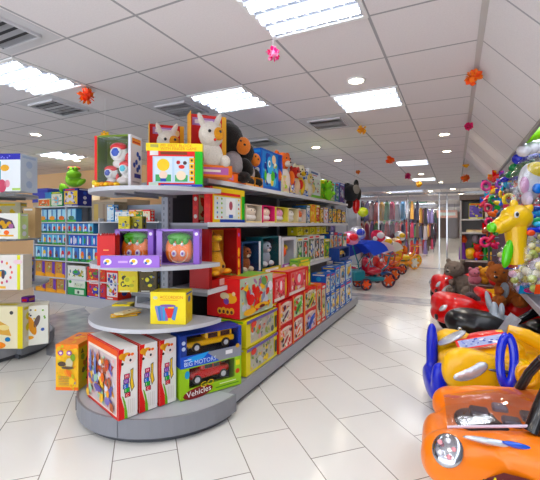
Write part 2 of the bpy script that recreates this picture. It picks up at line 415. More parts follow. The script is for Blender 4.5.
def make_spot():
    t = thing('ceiling_downlight', 'x', 'downlight', (0, 0, ZC), 0, 'round downlights in the ceiling')
    f = MB('powder'); f.ring((0, 0, -.004), .075, .012, 'F4F4F2', 'z', 20, 6); f.build('trim_ring', t)
    f = MB('spot_light'); f.add([(.062 * math.cos(a), .062 * math.sin(a), -.004) for a in [2 * math.pi * i / 16 for i in range(16)]], [tuple(range(16))[::-1]], 'FFFFFF'); f.build('bulb', t)
    return t
def spot_lamp(t, w=22):
    ld = bpy.data.lights.new('spot', 'SPOT'); ld.energy = w; ld.spot_size = math.radians(150); ld.spot_blend = 1; ld.shadow_soft_size = .06; ld.color = (1, .93, .84)
    o = bpy.data.objects.new('lamp', ld); LINK(o); o.parent = t; o.location = (0, 0, -.03)
s0 = make_spot(); spot_lamp(s0)
spots = [(-.80, 3.38, 'round downlight between the two nearer louvred panels'), (-2.10, 6.02, 'downlight above the white puzzle box at the shelf end'), (-2.13, 7.44, 'downlight to the right above the shelf end'),
    (-.14, 5.97, 'brightest downlight near the sloping panel'), (-.13, 7.38, 'smaller downlight just beyond the brightest one'), (-.79, 10.48, 'faint downlight past the distant light panel'),
    (-.39, 12.75, 'faint downlight at the far end by the paper flowers'), (-5.43, 3.36, 'downlight at the left above the frog'), (-6.9, 5.1, 'low downlight close to the robot box by the beige wall')]
for i, (x, y, lb) in enumerate(spots):
    o = s0 if i == 0 else copy_tree(s0)
    o.location = (x, y, ZC); o['label'] = lb
for x, y in ((-2.1, 2.0), (-.1, 2.2), (-3.6, .6), (-.8, .6), (-2.1, -1.2), (-.1, -1.4)):
    if y > 1.5: continue
    o = copy_tree(s0); o.location = (x, y, ZC); o['label'] = 'round downlight overhead behind the camera'
rg = random.Random(5); k = 0
for y in (15.5, 18, 21, 24.5, 29, 34, 40):
    for x in (-4.5, -2.6, -1.0, .2):
        o = copy_tree(s0); o.location = (x + rg.uniform(-.3, .3), y + rg.uniform(-.6, .6), ZC); o.scale = (1.5, 1.5, 1)
        o['label'] = 'tiny far downlight in the shopping arcade beyond the glass'; o['group'] = 'downlights of the arcade beyond the glass'
for y, xx in ((15.5, -1.7), (17.5, -4), (20, -1.7), (23, -4), (26, -1.7), (31, -3.5), (37, -2), (10, -4)):  # extra oversized panels, added only to brighten the far arcade
    o = copy_tree(p0); o.location = (xx, y, ZC); o.scale = (2, 2, 1); o['label'] = 'extra light panel added to brighten the far arcade'; o['group'] = 'light panels added to brighten the arcade'

# air vents
def make_vent():
    t = thing('ceiling_vent', 'x', 'air vent', (0, 0, ZC), 0, 'square air vents in the ceiling')
    f = MB('powder'); s_ = .3
    f.box(-s_, -s_, -.003, s_, s_, 0, 'D4D4D8'); f.build('face_plate', t)
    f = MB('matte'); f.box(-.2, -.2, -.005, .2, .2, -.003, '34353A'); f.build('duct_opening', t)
    f = MB('powder')
    for k in range(6):
        y = -.19 + k * .07; f.add([(-.2, y, -.006), (.2, y, -.006), (.2, y + .028, -.02), (-.2, y + .028, -.02)], [(0, 1, 2, 3), (3, 2, 1, 0)], 'C8C8CC')
    for a in (-1, 1): f.box(min(a * .2, a * .215), -.215, -.022, max(a * .2, a * .215), .215, -.003, 'DADADE'); f.box(-.215, min(a * .2, a * .215), -.022, .215, max(a * .2, a * .215), -.003, 'DADADE')
    f.build('blade', t); return t
v0 = make_vent()
for i, (x, y, lb) in enumerate([(-3.95, 2.70, 'air vent left beside the bright light panel'), (-2.76, 3.35, 'air vent left of the panel above the plush toys'), (-1.46, 4.65, 'air vent over the middle of the main shelves'),
        (-2.76, 1.40, 'air vent cut by the top left corner of the picture'), (-2.76, 5.3, 'small vent seen just above the blue animal boxes')]):
    o = v0 if i == 0 else copy_tree(v0); o.location = (x, y, ZC); o['label'] = lb

# paper flowers hanging on threads
def flower(x, y, z, r, col, col2, label, seed):
    t = thing('paper_flower', label, 'paper flower', (x, y, z), 0, 'paper flower balls hanging from the ceiling'); rng = random.Random(seed)
    m_ = MB('matte')
    for i in range(46):
        u_ = rng.uniform(-1, 1); a = rng.uniform(0, 6.28); s_ = math.sqrt(1 - u_ * u_); d = Vector((s_ * math.cos(a), s_ * math.sin(a), u_))
        sd = d.cross(Vector((rng.random(), rng.random(), rng.random()))).normalized(); k_ = d.cross(sd)
        p = d * r * rng.uniform(.85, 1.1); b_ = d * r * .3; w_ = r * .28
        m_.add([tuple(b_), tuple(p * .75 + sd * w_), tuple(p + k_ * w_ * .3), tuple(p * .75 - sd * w_)], [(0, 1, 2, 3)], rng.choice((col, col, col2)))
    m_.build('petals', t)
    m_ = MB('matte'); m_.ell((0, 0, 0), r * .5, col2, seg=10, ring=7); m_.build('core', t)
    m_ = MB('matte'); m_.tube([(0, 0, r * .5), (0, 0, ZC - z)], .0012, 'DDDDDD', 5); m_.build('thread', t)
flower(*pxz(86, 96, 3.55), .085, 'FF8A00', 'FF5A10', 'orange paper flower below the left light panel', 1)
flower(*pxz(273, 54, 2.45), .05, 'F23A84', 'F7A0C4', 'pink paper flower at the corner of the large light panel', 2)
flower(*pxz(473, 78, 3.1), .075, 'FF6A08', 'FF8A20', 'big orange paper flower hanging by the sloping panel', 3)
flower(*pxz(469, 126, 4.6), .055, 'D8336E', 'B01F50', 'dark pink paper flower by the sloping panel', 4)
flower(*pxz(362, 130, 4.8), .065, 'F5BE10', 'E89A08', 'yellow paper flower between light panel and downlights', 5)
flower(*pxz(390, 160, 7), .09, 'F2600F', 'FF7A20', 'orange paper flower left of the distant light panel', 6)
flower(*pxz(105, 135, 3.9), .05, 'F7D310', 'F0B808', 'yellow paper flower just above the robot box', 7)
flower(*pxz(466, 164, 8.2), .085, 'F0A818', 'F7C030', 'amber paper flower, upper of two at the end of the slope', 8)
flower(*pxz(465, 178, 9.2), .11, 'F2701A', 'F58A30', 'orange paper flower, lower of two at the end of the slope', 9)
flower(*pxz(408, 176, 9.5), .09, 'E0457E', 'C03060', 'small pink paper flower below the distant light panel', 10)
flower(*pxz(419, 184, 11), .1, 'E8B420', 'C89010', 'faint mustard paper flower at the far ceiling', 11)
flower(*pxz(358, 172, 8.5), .06, 'E8922A', 'D07010', 'small dim orange paper flower over the dark hanging plush', 12)

# ------------------------------------------------------------------ display units
SHELF = 'A9ABB2'; RIM = '83858C'; DARK = '4C4E54'
def half_disc(cx, cy, r, sgn, n=28, ext=0):
    pts = [(cx + r * math.cos(math.pi * i / n), cy + sgn * r * math.sin(math.pi * i / n)) for i in range(n + 1)]
    return pts if sgn > 0 else pts[::-1]
def display_unit(name, label, cx, y_end, y_far, sgn, levels_side, levels_end, left_levels, bay, x_reach=.42, deck_r=.68, r_end=.58, top_h=2.0, deck_z=.16):
    """gondola along Y whose end at y_end is rounded towards sgn*Y"""
    t = thing(name, label, 'display shelves', (cx, y_end, 0))
    L_ = y_far - y_end
    ya, yb = min(0, L_), max(0, L_)
    m_ = MB('powder'); m_.box(-.58, ya, 0, .58, yb, .05, DARK)
    m_.box(-.62, ya, .05, .62, yb, deck_z, '9C9EA5')
    hd = half_disc(0, 0, deck_r - .04, sgn); m_.prism(hd, 0, .05, DARK); hd = half_disc(0, 0, deck_r, sgn); m_.prism(hd, .05, deck_z, RIM, 'B4B7BE')
    m_.build('base_deck', t)
    m_ = MB('powder')
    for j in range(29):   # raised lip
        pass
    # rim of the deck, a little proud, with one dark joint
    pts = [(deck_r * math.cos(math.pi * i / 28) * 1.006, sgn * deck_r * 1.006 * math.sin(math.pi * i / 28)) for i in range(29)]
    vs = []; 
    for (x, y) in pts: vs += [(x, y, .045), (x, y, deck_z + .006), (x * .975, y * .975, deck_z + .006), (x * .975, y * .975, deck_z - .004)]
    fs = [(4 * i + k, 4 * (i + 1) + k, 4 * (i + 1) + k + 1, 4 * i + k + 1) for i in range(28) for k in range(3)]
    m_.add(vs, fs, RIM)
    m_.build('deck_rim', t)
    m_ = MB('matte')
    a = math.radians(232) if sgn < 0 else math.radians(60)
    for da in (0, .9):
        q = a + da; x, y = deck_r * 1.008 * math.cos(q), deck_r * 1.008 * math.sin(q)
        m_.tube([(x, y, .05), (x, y, deck_z - .01)], .004, '303036' if da == 0 else '7C7F88', 6)
    m_.build('rim_joint', t)
    m_ = MB('powder'); m_.box(-.02, ya, deck_z, .02, yb, top_h, '3E4048'); m_.build('spine_panel', t)
    nb = max(1, round(abs(L_) / bay)); st = L_ / nb
    for i in range(nb + 1):
        m_ = MB('powder'); y = st * i
        m_.box(-.035, y - .03, deck_z, .035, y + .03, top_h, '9DA0A8')
        if i == 0:
            for z in [deck_z + .1 + .05 * k for k in range(int((top_h - deck_z - .15) / .05))]: m_.box(.036, y - .012, z, .0365, y - .004, z + .025, '4A4C52'); m_.box(-.012, y + sgn * .0305 - .0005, z, -.004, y + sgn * .0305 + .0005, z + .025, '4A4C52')
        m_.build('upright', t)
    for s_, lv in ((1, levels_side), (-1, left_levels)):
        for z in lv:
            for i in range(nb):
                y0, y1 = sorted((st * i, st * (i + 1)))
                m_ = MB('powder'); xa, xb = sorted((s_ * .03, s_ * x_reach))
                m_.box(xa, y0 + .003, z - .022, xb, y1 - .003, z, SHELF)
                q0, q1 = sorted((s_ * x_reach, s_ * (x_reach + .012)))
                m_.box(q0, y0 + .003, z - .035, q1, y1 - .003, z + .004, 'D4D6DA')
                m_.box(xa, y0 + .004, z - .05, xb, y0 + .008, z - .022, RIM)
                o = m_.build('side_shelf', t)
    for z, r in levels_end:
        hd = half_disc(0, sgn * .04, r, sgn, 32); m_ = MB('powder'); m_.prism(hd, z - .03, z, 'C2C4CA', SHELF)
        for s_ in (-1, 1): m_.prism([(s_ * .1 - .006, 0), (s_ * .1 + .006, 0), (s_ * .1 + .006, sgn * r * .8), (s_ * .1 - .006, sgn * r * .8)][::sgn], z - .05, z - .03, RIM)
        m_.build('round_shelf', t)
    return t
GX, GY = -2.22, 2.5
display_unit('display_unit', 'long grey double sided shelving unit with a rounded end in the middle of the shop', GX, GY, 6.9, -1, (.96, 1.51, 1.87), ((.765, .58), (1.2, .57), (1.77, .58)), (.9, 1.4, 1.87), 1.1, deck_r=.69, deck_z=.17)
display_unit('display_unit', 'grey round ended shelving unit cut by the left edge of the picture', -5.0, 2.5, -.7, 1, (.8, 1.34, 1.85), ((.80, .62), (1.34, .53), (1.85, .50)), (.8, 1.34, 1.85), 1.1, deck_r=.70, deck_z=.17)


# ------------------------------------------------------------------ small builders for toys
def toy_car(col, seg=12, rim='C8CCD2'):
    def f(m, w, d, h):
        L_ = w * .96; H = min(h * .97, L_ * .45); D = d * .7
        old = m.mat; m.use('gloss')
        m.ell((0, 0, H * .42), (L_ * .5, D * .5, H * .26), col, e=.55); m.ell((L_ * .05, 0, H * .72), (L_ * .27, D * .42, H * .3), col, e=.6)
        m.box(-L_ * .12, -D * .43, H * .68, L_ * .05, -D * .40, H * .92, '20242C'); m.box(L_ * .08, -D * .43, H * .68, L_ * .22, -D * .40, H * .92, '20242C')
        m.use('plastic')
        for x in (-.3, .3):
            for y in (-1, 1):
                m.tube([(x * L_, y * D * .40, H * .22), (x * L_, y * D * .52, H * .22)], H * .24, '18181A', 14)
                m.tube([(x * L_, y * D * .50, H * .22), (x * L_, y * D * .535, H * .22)], H * .15, rim, 12)
        m.mat = old
    return f
def toy_truck(col):
    def f(m, w, d, h):
        L_ = w * .94; H = min(h * .97, L_ * .5); D = d * .62; m.use('gloss')
        m.bbox(-L_ * .5, -D / 2, H * .25, L_ * .5, D / 2, H * .55, col, .008); m.bbox(-L_ * .1, -D * .46, H * .55, L_ * .46, D * .46, H * .95, col, .012)
        m.box(-L_ * .06, -D * .47, H * .6, L_ * .14, -D * .46, H * .87, '22262C'); m.box(L_ * .2, -D * .47, H * .6, L_ * .4, -D * .46, H * .87, '22262C')
        m.bbox(-L_ * .53, -D * .5, H * .18, -L_ * .45, D * .5, H * .38, '1C1C1E', .004); m.bbox(-L_ * .1, -D * .5, H * .95, L_ * .46, D * .5, H, '1C1C1E', .004)
        m.use('plastic')
        for x in (-.3, .3):
            m.tube([(x * L_, -D * .40, H * .24), (x * L_, -D * .60, H * .24)], H * .25, '161618', 16); m.tube([(x * L_, -D * .58, H * .24), (x * L_, -D * .62, H * .24)], H * .14, 'C9CDD4', 12)
    return f
def toy_blobs(cols, seed, n=5):
    def f(m, w, d, h):
        r = random.Random(seed); m.use('plastic')
        for i in range(n):
            q = min(w, h) * r.uniform(.14, .26)
            m.ell((r.uniform(-w * .5 + q, w * .5 - q), r.uniform(-.1, .1) * d, r.uniform(q, max(q, h - q))), (q, min(q, d * .4), q * r.uniform(.7, 1.1)), cols[i % len(cols)], seg=10, ring=7)
    return f
def toy_doll(skin, dress, hair, hat=None):
    def f(m, w, d, h):
        m.use('plastic'); s_ = h
        m.ell((0, 0, s_ * .22), (w * .42, d * .42, s_ * .26), dress); m.ell((0, -d * .08, s_ * .60), (w * .36, d * .40, s_ * .30), skin)
        m.ell((0, d * .06, s_ * .68), (w * .42, d * .36, s_ * .31), hair)
        for q in (-1, 1): m.ell((q * w * .1, -d * .4, s_ * .67), w * .028, '20242C', seg=6, ring=5); m.ell((q * w * .3, 0, s_ * .3), (w * .09, d * .2, s_ * .13), skin)
        m.ell((0, -d * .42, s_ * .585), (w * .05, .004, s_ * .015), 'D0342C', seg=6, ring=5)
    return f
def toy_giraffe(m, w, d, h):
    m.use('plush'); Y_ = 'F7B412'
    m.ell((-.01, 0, h * .2), (w * .33, d * .42, h * .2), Y_); m.tube([(-.02, 0, h * .3), (-.035, 0, h * .6), (-.045, 0, h * .76)], [w * .2, w * .14, w * .12], Y_, 10)
    m.ell((-.05, -.02, h * .83), (w * .19, d * .38, h * .085), Y_); m.ell((-.06, -d * .35, h * .8), (w * .11, d * .2, h * .05), 'F9CE56')
    m.use('plastic')
    for q in (-1, 1):
        m.ell((-.05 + q * w * .07, -d * .36, h * .86), w * .025, '181818', seg=6, ring=5); m.tube([(-.05 + q * .018, 0, h * .88), (-.05 + q * .022, 0, h * .95)], .006, 'C77A10', 6)
        m.ell((q * w * .24, -d * .3, h * .1), (w * .13, d * .25, h * .06), Y_)
    m.ell((-.03, -d * .1, h * .55), (w * .16, d * .3, h * .012), '3A2A1A'); m.ell((w * .03, -d * .4, h * .22), w * .04, '2A1A10', seg=6, ring=5)
def toy_pumpkin(m, w, d, h):
    m.use('plastic'); O = 'F5821C'
    for i in range(7):
        a = -60 + 20 * i; m.ell((math.sin(math.radians(a)) * w * .30, 0, h * .40), (w * .2, d * .42, h * .38), O, seg=12, ring=8)
    m.ell((0, -.005, h * .80), (w * .40, d * .42, h * .15), '4FA026')
    for a in (-50, 0, 50): m.ell((math.sin(math.radians(a)) * w * .3, -d * .3, h * .68), (w * .09, .02, h * .12), '4FA026', rot=(0, a * .5, 0))
    m.tube([(0, 0, h * .86), (.01, 0, h * .96)], [.014, .008], '3C7A1C', 6)
    for q in (-1, 1):
        m.ell((q * w * .14, -d * .44, h * .30), (w * .085, .012, h * .1), 'ECE6F4'); m.ell((q * w * .14, -d * .47, h * .30), (w * .06, .01, h * .075), '6B3FA0'); m.ell((q * w * .12, -d * .38, h * .58), (w * .05, .02, h * .055), 'FFFFFF'); m.ell((q * w * .12, -d * .43, h * .57), (w * .022, .014, h * .025), '201818')
    m.ring((0, -d * .36, h * .3), w * .3, .004, 'F2C8A0', 'y', 20, 5)
def plush_toy(name, label, cat, loc, yaw, spec, eyes, nose=None, group=None, tilt=None, mat='plush'):
    """spec: ellipsoids (centre, radii, colour, rotation) of one stuffed body; eyes and nose are parts"""
    t = thing(name, label, cat, loc, yaw, group)
    m = MB(mat)
    for q in spec: m.ell(q[0], q[1], q[2], q[3] if len(q) > 3 else None)
    m.build('stuffed_body', t)
    for e in eyes: m = MB('gloss'); m.ell(e[0], e[1], e[2] if len(e) > 2 else '101014', seg=8, ring=6); m.build('eye', t)
    if nose: m = MB('gloss'); m.ell(nose[0], nose[1], nose[2], seg=8, ring=6); m.build('nose', t)
    return t

# ------------------------------------------------------------------ rounded end of the middle unit
def cam_yaw(extra): return PH + math.radians(extra)
ZT, ZS2, ZL, ZD = 1.77, 1.2, .767, .178
def on(px, z, zz): x, y = at(px, z); return (x, y, zz)

# robot box (top, left): red-sided green window box with three red and white robot toys
def robots(m, w, d, h):
    m.use('plastic')
    for (x, z, r, eye) in ((.02 * w, .70 * h, .30 * w, '1C4FB8'), (-.24 * w, .28 * h, .22 * w, '1C3FA0'), (.26 * w, .36 * h, .23 * w, '55C3D8')):
        m.ell((x, 0, z), (r, d * .3, r * .95), 'F1EEEC'); m.ell((x, -.01, z + r * .52), (r * .92, d * .29, r * .5), 'D93226')
        m.ell((x - .004, -d * .27, z - r * .04), (r * .62, .02, r * .6), 'FFFFFF'); m.ell((x - .004, -d * .31, z - r * .04), (r * .5, .018, r * .48), eye)
        m.ell((x, 0, z - r * 1.1), (r * .7, d * .25, r * .45), 'E9E4E0'); m.ell((x + r * .9, 0, z - r * .5), (r * .25, r * .25, r * .5), 'D93226')
    m.ell((.18 * w, -.01, .1 * h), (.22 * w, d * .28, .1 * h), 'E8DCD8'); m.ell((-.3 * w, -.01, .07 * h), (.16 * w, d * .25, .05 * h), 'D93226')
def deco_robot(F, Rf, r):
    F.R(0, 0, .075, 1, 'D8262E', 2); F.R(.93, 0, 1, 1, 'E8E6EE', 2)
    Rf.R(0, 0, 1, 1, 'EEF1F8', 2); Rf.R(.1, .84, .9, .95, 'F2A21C', 3); Rf.R(.15, .86, .85, .89, 'C8401C', 4)
    for z, x in ((.66, .62), (.6, .8), (.5, .5), (.44, .3), (.42, .75), (.36, .6)): Rf.E(x, z, .018, .02, '2A4FB0', 3)
    Rf.R(.3, .2, .9, .28, '22339A', 3); Rf.R(.12, .1, .8, .13, 'B8BCC8', 3)
window_box('boxed_robot_toy', 'green window box with red and white robots on the top round shelf', 'boxed toy', on(112.5, 2.80, ZT), cam_yaw(-11), .30, .15, .395, '6E8A2A', '6C7F22', (.09, .04, .93, .97), robots, None, deco_robot)
m = MB('plastic')
for k in range(5): m.ell((-.07 + .035 * k, 0, .018), (.022, .03, .018), ('F6C81A', 'E8A012')[k % 2])
m.ell((-.09, 0, .03), (.02, .02, .02), 'D8C812'); tag(m.build('toy_caterpillar', None, on(107, 2.72, ZT), PH), 'small yellow segmented toy lying before the robot box', 'toy')

def art_blocks(F, r):
    F.R(0, 0, 1, 1, '2FB83A', 1); F.R(0, 0, .86, .88, 'E1251B', 1.5); F.R(-.02, .82, 1.0, 1, 'F9E21A', 3)
    F.text('MY FIRST BLOCK', .24, .915, .030, 'E88A12', 5); F.text('WITH FINGER GAME', .24, .845, .028, 'E88A12', 5)
    F.R(.06, .9, .2, .97, 'B0A860', 4); F.R(.24, .74, .72, .80, '7A3A14', 4); F.R(.05, .72, .2, .82, 'E8E0E0', 4)
    F.R(.1, .09, .84, .70, 'C6DCEE', 3); F.R(.13, .12, .45, .67, 'DDEBF6', 4); F.R(.49, .12, .74, .67, 'D6E6F2', 4)
    F.E(.29, .50, .045, .045, 'F7D21C', 5); F.R(.15, .12, .43, .28, '54A86A', 5); F.E(.29, .27, .03, .03, 'F5DAC8', 6); F.R(.24, .12, .34, .19, '2A4FB0', 7)
    F.R(.5, .12, .73, .27, '58B070', 5); F.E(.56, .56, .014, .014, 'B02020', 6); F.E(.68, .55, .014, .014, '503838', 6); F.E(.62, .46, .022, .015, 'D83A28', 6); F.E(.61, .26, .035, .035, 'F5E2C8', 6)
    for k in range(4): F.R(.76, .13 + .14 * k, .85, .25 + .14 * k, 'F5C21C', 5); F.E(.805, .19 + .14 * k, .008, .01, '403020', 6)
    F.R(.24, 0, 1, .06, '1B3FA8', 4); F.R(.3, .02, .8, .035, '9FB4E8', 5); F.R(.03, 0, .2, .1, 'CFE0D0', 4)
def yellow_toy(name, label, loc, yaw, w=.395, h=.315):
    t = thing(name, label, 'boxed toy', loc, yaw); mb, F, Lf, Rf, T = carton(w, .07, h, 'F9E21A'); art_blocks(F, None); Rf.R(0, 0, 1, .82, '24A83A'); Lf.R(0, 0, 1, .82, 'D8241C'); mb.build('carton', t)
    return t
yellow_toy('boxed_block_game', 'yellow, red and green block game box on the top round shelf', on(175, 2.72, ZT), cam_yaw(5))

# pumpkin toys in purple window boxes
def deco_pump(F, Rf, r):
    F.R(0, 0, .13, 1, 'A888D8', 2); F.R(.86, 0, 1, 1, '8E63C4', 2); F.E(.93, .86, .013, .013, 'EEE6F6', 3); F.R(0, .94, 1, 1, '9A78CC', 2)
    Rf.R(0, 0, 1, 1, '9A74CC', 1); Rf.E(.5, .84, .014, .014, 'F0E8F8', 2); Rf.E(.5, .16, .014, .014, '3A2A5A', 2); Rf.E(.5, .45, .012, .04, 'C8A8E8', 2)
window_box('boxed_pumpkin_toy', 'purple window box with smiling pumpkin, right one on the round shelf', 'boxed toy', on(178, 2.78, ZS2), cam_yaw(2), .315, .12, .262, '9A74CC', '7C4EA8', (.13, .02, .86, .94), toy_pumpkin, 'purple boxes with pumpkin toys', deco_pump)
window_box('boxed_pumpkin_toy', 'purple window box with pumpkin behind the red bag and tray', 'boxed toy', on(134, 2.84, ZS2), cam_yaw(-4), .30, .12, .262, '8A62BC', '43285E', (.06, .02, .86, .96), toy_pumpkin, 'purple boxes with pumpkin toys', deco_pump)
def art_tray(F, r):
    for x in (.12, .56, .8): F.E(x, .5, .028, .022, 'F2F0F6', 2); F.E(x, .55, .014, .012, 'F2C01A', 3); F.E(x - .03, .4, .01, .01, '2A62B8', 3)
    F.R(.3, .4, .46, .58, 'C9A8EC', 2)
toy_box('pumpkin_toy_tray', 'flat purple printed box lying along the front of the round shelf', 'boxed toy', on(130, 2.57, ZS2), cam_yaw(2), .40, .05, .082, '9A70CC', ['F2F0F6', 'F2C01A', '6AA02A'], 4, art=art_tray, top='B394DC')
t = thing('red_gift_bag', 'red gift bag with zigzag top at the left of the round shelf', 'bag', on(106, 2.70, ZS2), cam_yaw(-6))
m = MB('print'); w, d, h = .135, .07, .215; R_ = 'C4161A'
m.box(-w / 2, 0, 0, w / 2, d, h, R_)
n = 5
for k in range(n):
    x0 = -w / 2 + w / n * k
    for y in (0, d): m.add([(x0, y, h), (x0 + w / n, y, h), (x0 + w / n / 2, y, h + .022)], [(0, 1, 2), (2, 1, 0)], R_)
Face(m, (-w / 2, 0, 0), (1, 0, 0), (0, 0, 1), w, h).R(.35, .5, .65, .54, 'E89A6A', 2); m.build('paper_body', t)

def art_acc(F, r):
    F.R(0, 0, 1, 1, 'F0DC1C', 1); F.text('ACCORDION', .27, .80, .030, 'D8641A', 3, sx=.95); F.R(.27, .74, .78, .765, 'E8A818', 3); F.E(.14, .82, .018, .012, 'C8CCB0', 3)
    for k in range(5): F.poly([(F.w * (.12 + .075 * k), F.h * .55), (F.w * (.2 + .075 * k), F.h * .58), (F.w * (.3 + .05 * k), F.h * .12), (F.w * (.22 + .05 * k), F.h * .1)], ('8A8FC0', '3C7AB4', '6B79B8', '4A9AC8', '8A6AA8')[k], 3 + .2 * k)
    F.poly([(F.w * .4, F.h * .5), (F.w * .7, F.h * .5), (F.w * .6, F.h * .2), (F.w * .5, F.h * .2)], 'D83A2A', 5); F.poly([(F.w * .68, F.h * .56), (F.w * .78, F.h * .54), (F.w * .7, F.h * .12), (F.w * .6, F.h * .16)], '5C8AC4', 5)
    F.E(.5, .58, .06, .01, '7A5AA0', 6)
toy_box('boxed_toy_accordion', 'yellow box with a printed accordion on the lower round shelf', 'boxed toy', on(168, 2.74, ZL), cam_yaw(-5), .265, .16, .235, 'F0DC1C', ['E8C818', '3C6AB0'], 3, art=art_acc, right='EBD21A', top='E8D83A')
m = MB('print')
for k in range(3): m.M = Matrix.Translation((.01 * k, .02 * k, .010 * k)) @ Matrix.Rotation(.4 + .35 * k, 4, 'Z'); m.bbox(-.10, -.05, 0, .10, .05, .008, ('E8C23A', 'E0A82A', 'F0E2B0')[k], .002); Face(m, (-.10, -.05, .008), (1, 0, 0), (0, 1, 0), .2, .1).picture(.05, .1, .95, .9, 'EFE0C0', ['D8302A', '4A3A6A', 'E8B818', '804020'], 8, random.Random(k))
tag(m.build('toy_leaflets', None, on(124, 3.0, ZL), cam_yaw(0)), 'small yellow printed cards lying on the lower round shelf', 'cards')

# three music boxes standing on the deck
def art_music(F, r):
    F.R(0, 0, 1, 1, 'F3F1EE', 1)
    W_, H_ = F.w, F.h
    F.poly([(0, 0), (.32 * W_, 0), (.30 * W_, .15 * H_), (.12 * W_, .34 * H_), (.10 * W_, .6 * H_), (.2 * W_, .88 * H_), (.3 * W_, H_), (0, H_)], 'D9281F', 2)
    F.poly([(.32 * W_, 0), (.48 * W_, 0), (.46 * W_, .1 * H_), (.36 * W_, .24 * H_), (.26 * W_, .32 * H_), (.18 * W_, .34 * H_), (.3 * W_, .18 * H_)], '7CB342', 2.5)
    F.E(.42, .88, .035, .03, 'F2B01C', 3); F.E(.2, .9, .025, .02, 'F2B01C', 3); F.E(.62, .84, .04, .035, 'F3E6E0', 3.5); F.E(.55, .9, .01, .008, 'D8241C', 4.5); F.E(.72, .9, .012, .01, 'F27A1A', 4.5); F.E(.62, .82, .008, .01, '2A2A3A', 4.5); F.E(.2, .79, .01, .01, '3A2A1A', 4)
    cols = ('C42A62', '7A3AA8', '2C62C8', '35A546', 'F2C81C')
    pts = [(.42, .60), (.38, .53), (.36, .46), (.42, .40), (.46, .33)]
    for (x, y), c, ch in zip(pts, ('D83468', '8A3AB8', '2A6FD0', '3CB048', 'D8344A'), 'MUSIC'):
        F.R(x - .13, y - .032, x + .17, y + .036, '2A2A3A', 3.5); F.R(x - .10, y - .027, x + .14, y + .031, c, 4); F.text(ch, x - .07, y - .02, .028, 'F8F0E0', 5)
    F.poly([(.62 * W_, .68 * H_), (.78 * W_, .70 * H_), (.76 * W_, .55 * H_), (.84 * W_, .42 * H_), (.68 * W_, .36 * H_), (.58 * W_, .5 * H_), (.64 * W_, .6 * H_)], '2A2A3A', 3.2)
    F.poly([(.65 * W_, .67 * H_), (.75 * W_, .685 * H_), (.73 * W_, .55 * H_), (.80 * W_, .43 * H_), (.69 * W_, .38 * H_), (.62 * W_, .5 * H_), (.67 * W_, .6 * H_)], 'EFC81C', 4.2)
    for k in range(4): F.R(.5 + .1 * k, .06, .53 + .1 * k, .26, 'D8D4D0', 3)
def left_music(Lf, r):
    Lf.R(0, 0, 1, 1, 'C8352A', 1.5); Lf.R(.04, .04, .96, .90, 'E9DDD2', 2); Lf.R(.02, .9, .98, .985, 'D8602A', 2.5)
    Lf.picture(.06, .06, .94, .86, 'C9B8B8', ['B84A2A', '7A6FB0', 'E09A3A', '9AC0A8', 'C8C8D8', 'E8B84A', 'A85A3A', '5C5CA0', 'EFE8E0', 'D8A0A0'], 75, r, 3, .55)
    for x in (.2, .36): Lf.E(x, .66, .018, .08, '6C7CB4', 32); Lf.E(x, .52, .025, .022, '4A5AA0', 33)
    Lf.E(.6, .5, .03, .035, 'D86A2A', 32); Lf.E(.45, .3, .07, .025, '5A4A90', 32); Lf.E(.1, .12, .028, .028, 'E8B818', 32)
for k, (px, z) in enumerate(((128, 2.56), (148.5, 2.665), (168, 2.765))):
    r = random.Random(3); mb, F, Lf, Rf, T = carton(.135, .54, .475, 'F1EFEC'); art_music(F, r); left_music(Lf, r)
    T.R(0, 0, .12, 1, 'D8281F'); T.R(.15, .1, .95, .9, 'EFEDE8', 2); Rf.R(0, 0, 1, 1, 'E8E4E0'); Rf.picture(.05, .05, .95, .95, 'E9DDD2', ['B84A2A', '7A6FB0', 'E09A3A', '9AC0A8'], 20, r, 2)
    tag(mb.build('boxed_music_set', None, on(px, z, ZD), cam_yaw(46)), ('white and red music toy box, leftmost of three, its picture side showing', 'middle of the three upright white and red music toy boxes', 'white and red music toy box standing against the blue truck box')[k], 'boxed toy', 'upright music toy boxes on the rounded deck')

def art_orange(F, r):
    F.picture(0, 0, 1, 1, 'E9B81C', ['E2A81C', 'EFC83A', 'D8B02A', 'C8B83A', 'E8981C'], 40, r, .2, .7); F.R(0, .9, 1, 1, 'F08A1C', 2); F.R(0, 0, 1, .07, 'E8761C', 2)
    for x in (.25, .62): F.E(x, .82, .022, .02, '8A4A9A', 15); F.E(x, .82, .012, .011, 'E8D0C0', 16)
    F.E(.3, .58, .035, .02, '4A3A30', 14); F.E(.62, .60, .03, .04, 'C8C0A0', 14); F.E(.55, .5, .05, .012, '5A4A3A', 15); F.E(.6, .38, .012, .035, 'E07A1A', 15, rot=.6); F.E(.78, .72, .02, .03, '7A9A3A', 14)
    for k in range(6): F.R(.15, .12 + .035 * k, .62, .135 + .035 * k, 'B9985A', 14)
    F.R(.72, .12, .88, .2, '8A80A8', 3)
def box_orange():
    mb, F, Lf, Rf, T = carton(.185, .33, .365, 'E8A81C'); r = random.Random(8); art_orange(F, r)
    Rf.R(0, 0, 1, 1, 'DDB81E'); Rf.picture(.08, .08, .92, .9, 'D8B41E', ['B8C82A', 'A85A1A', '7A8A2A', 'E8D24A', '5A4A2A', 'E8861A'], 26, r, 2); Rf.R(0, .92, 1, 1, 'F0861C', 10)
    T.R(0, 0, 1, 1, 'F2921C'); T.picture(.1, .1, .9, .9, 'F2921C', ['8A4A9A', 'F7C81C', 'E86A1A'], 12, r, 2)
    return mb
tag(box_orange().build('boxed_animal_puzzle', None, on(67, 2.98, ZD), cam_yaw(-3)), 'orange and yellow toy box leaning out past the left side of the rounded deck', 'boxed toy')

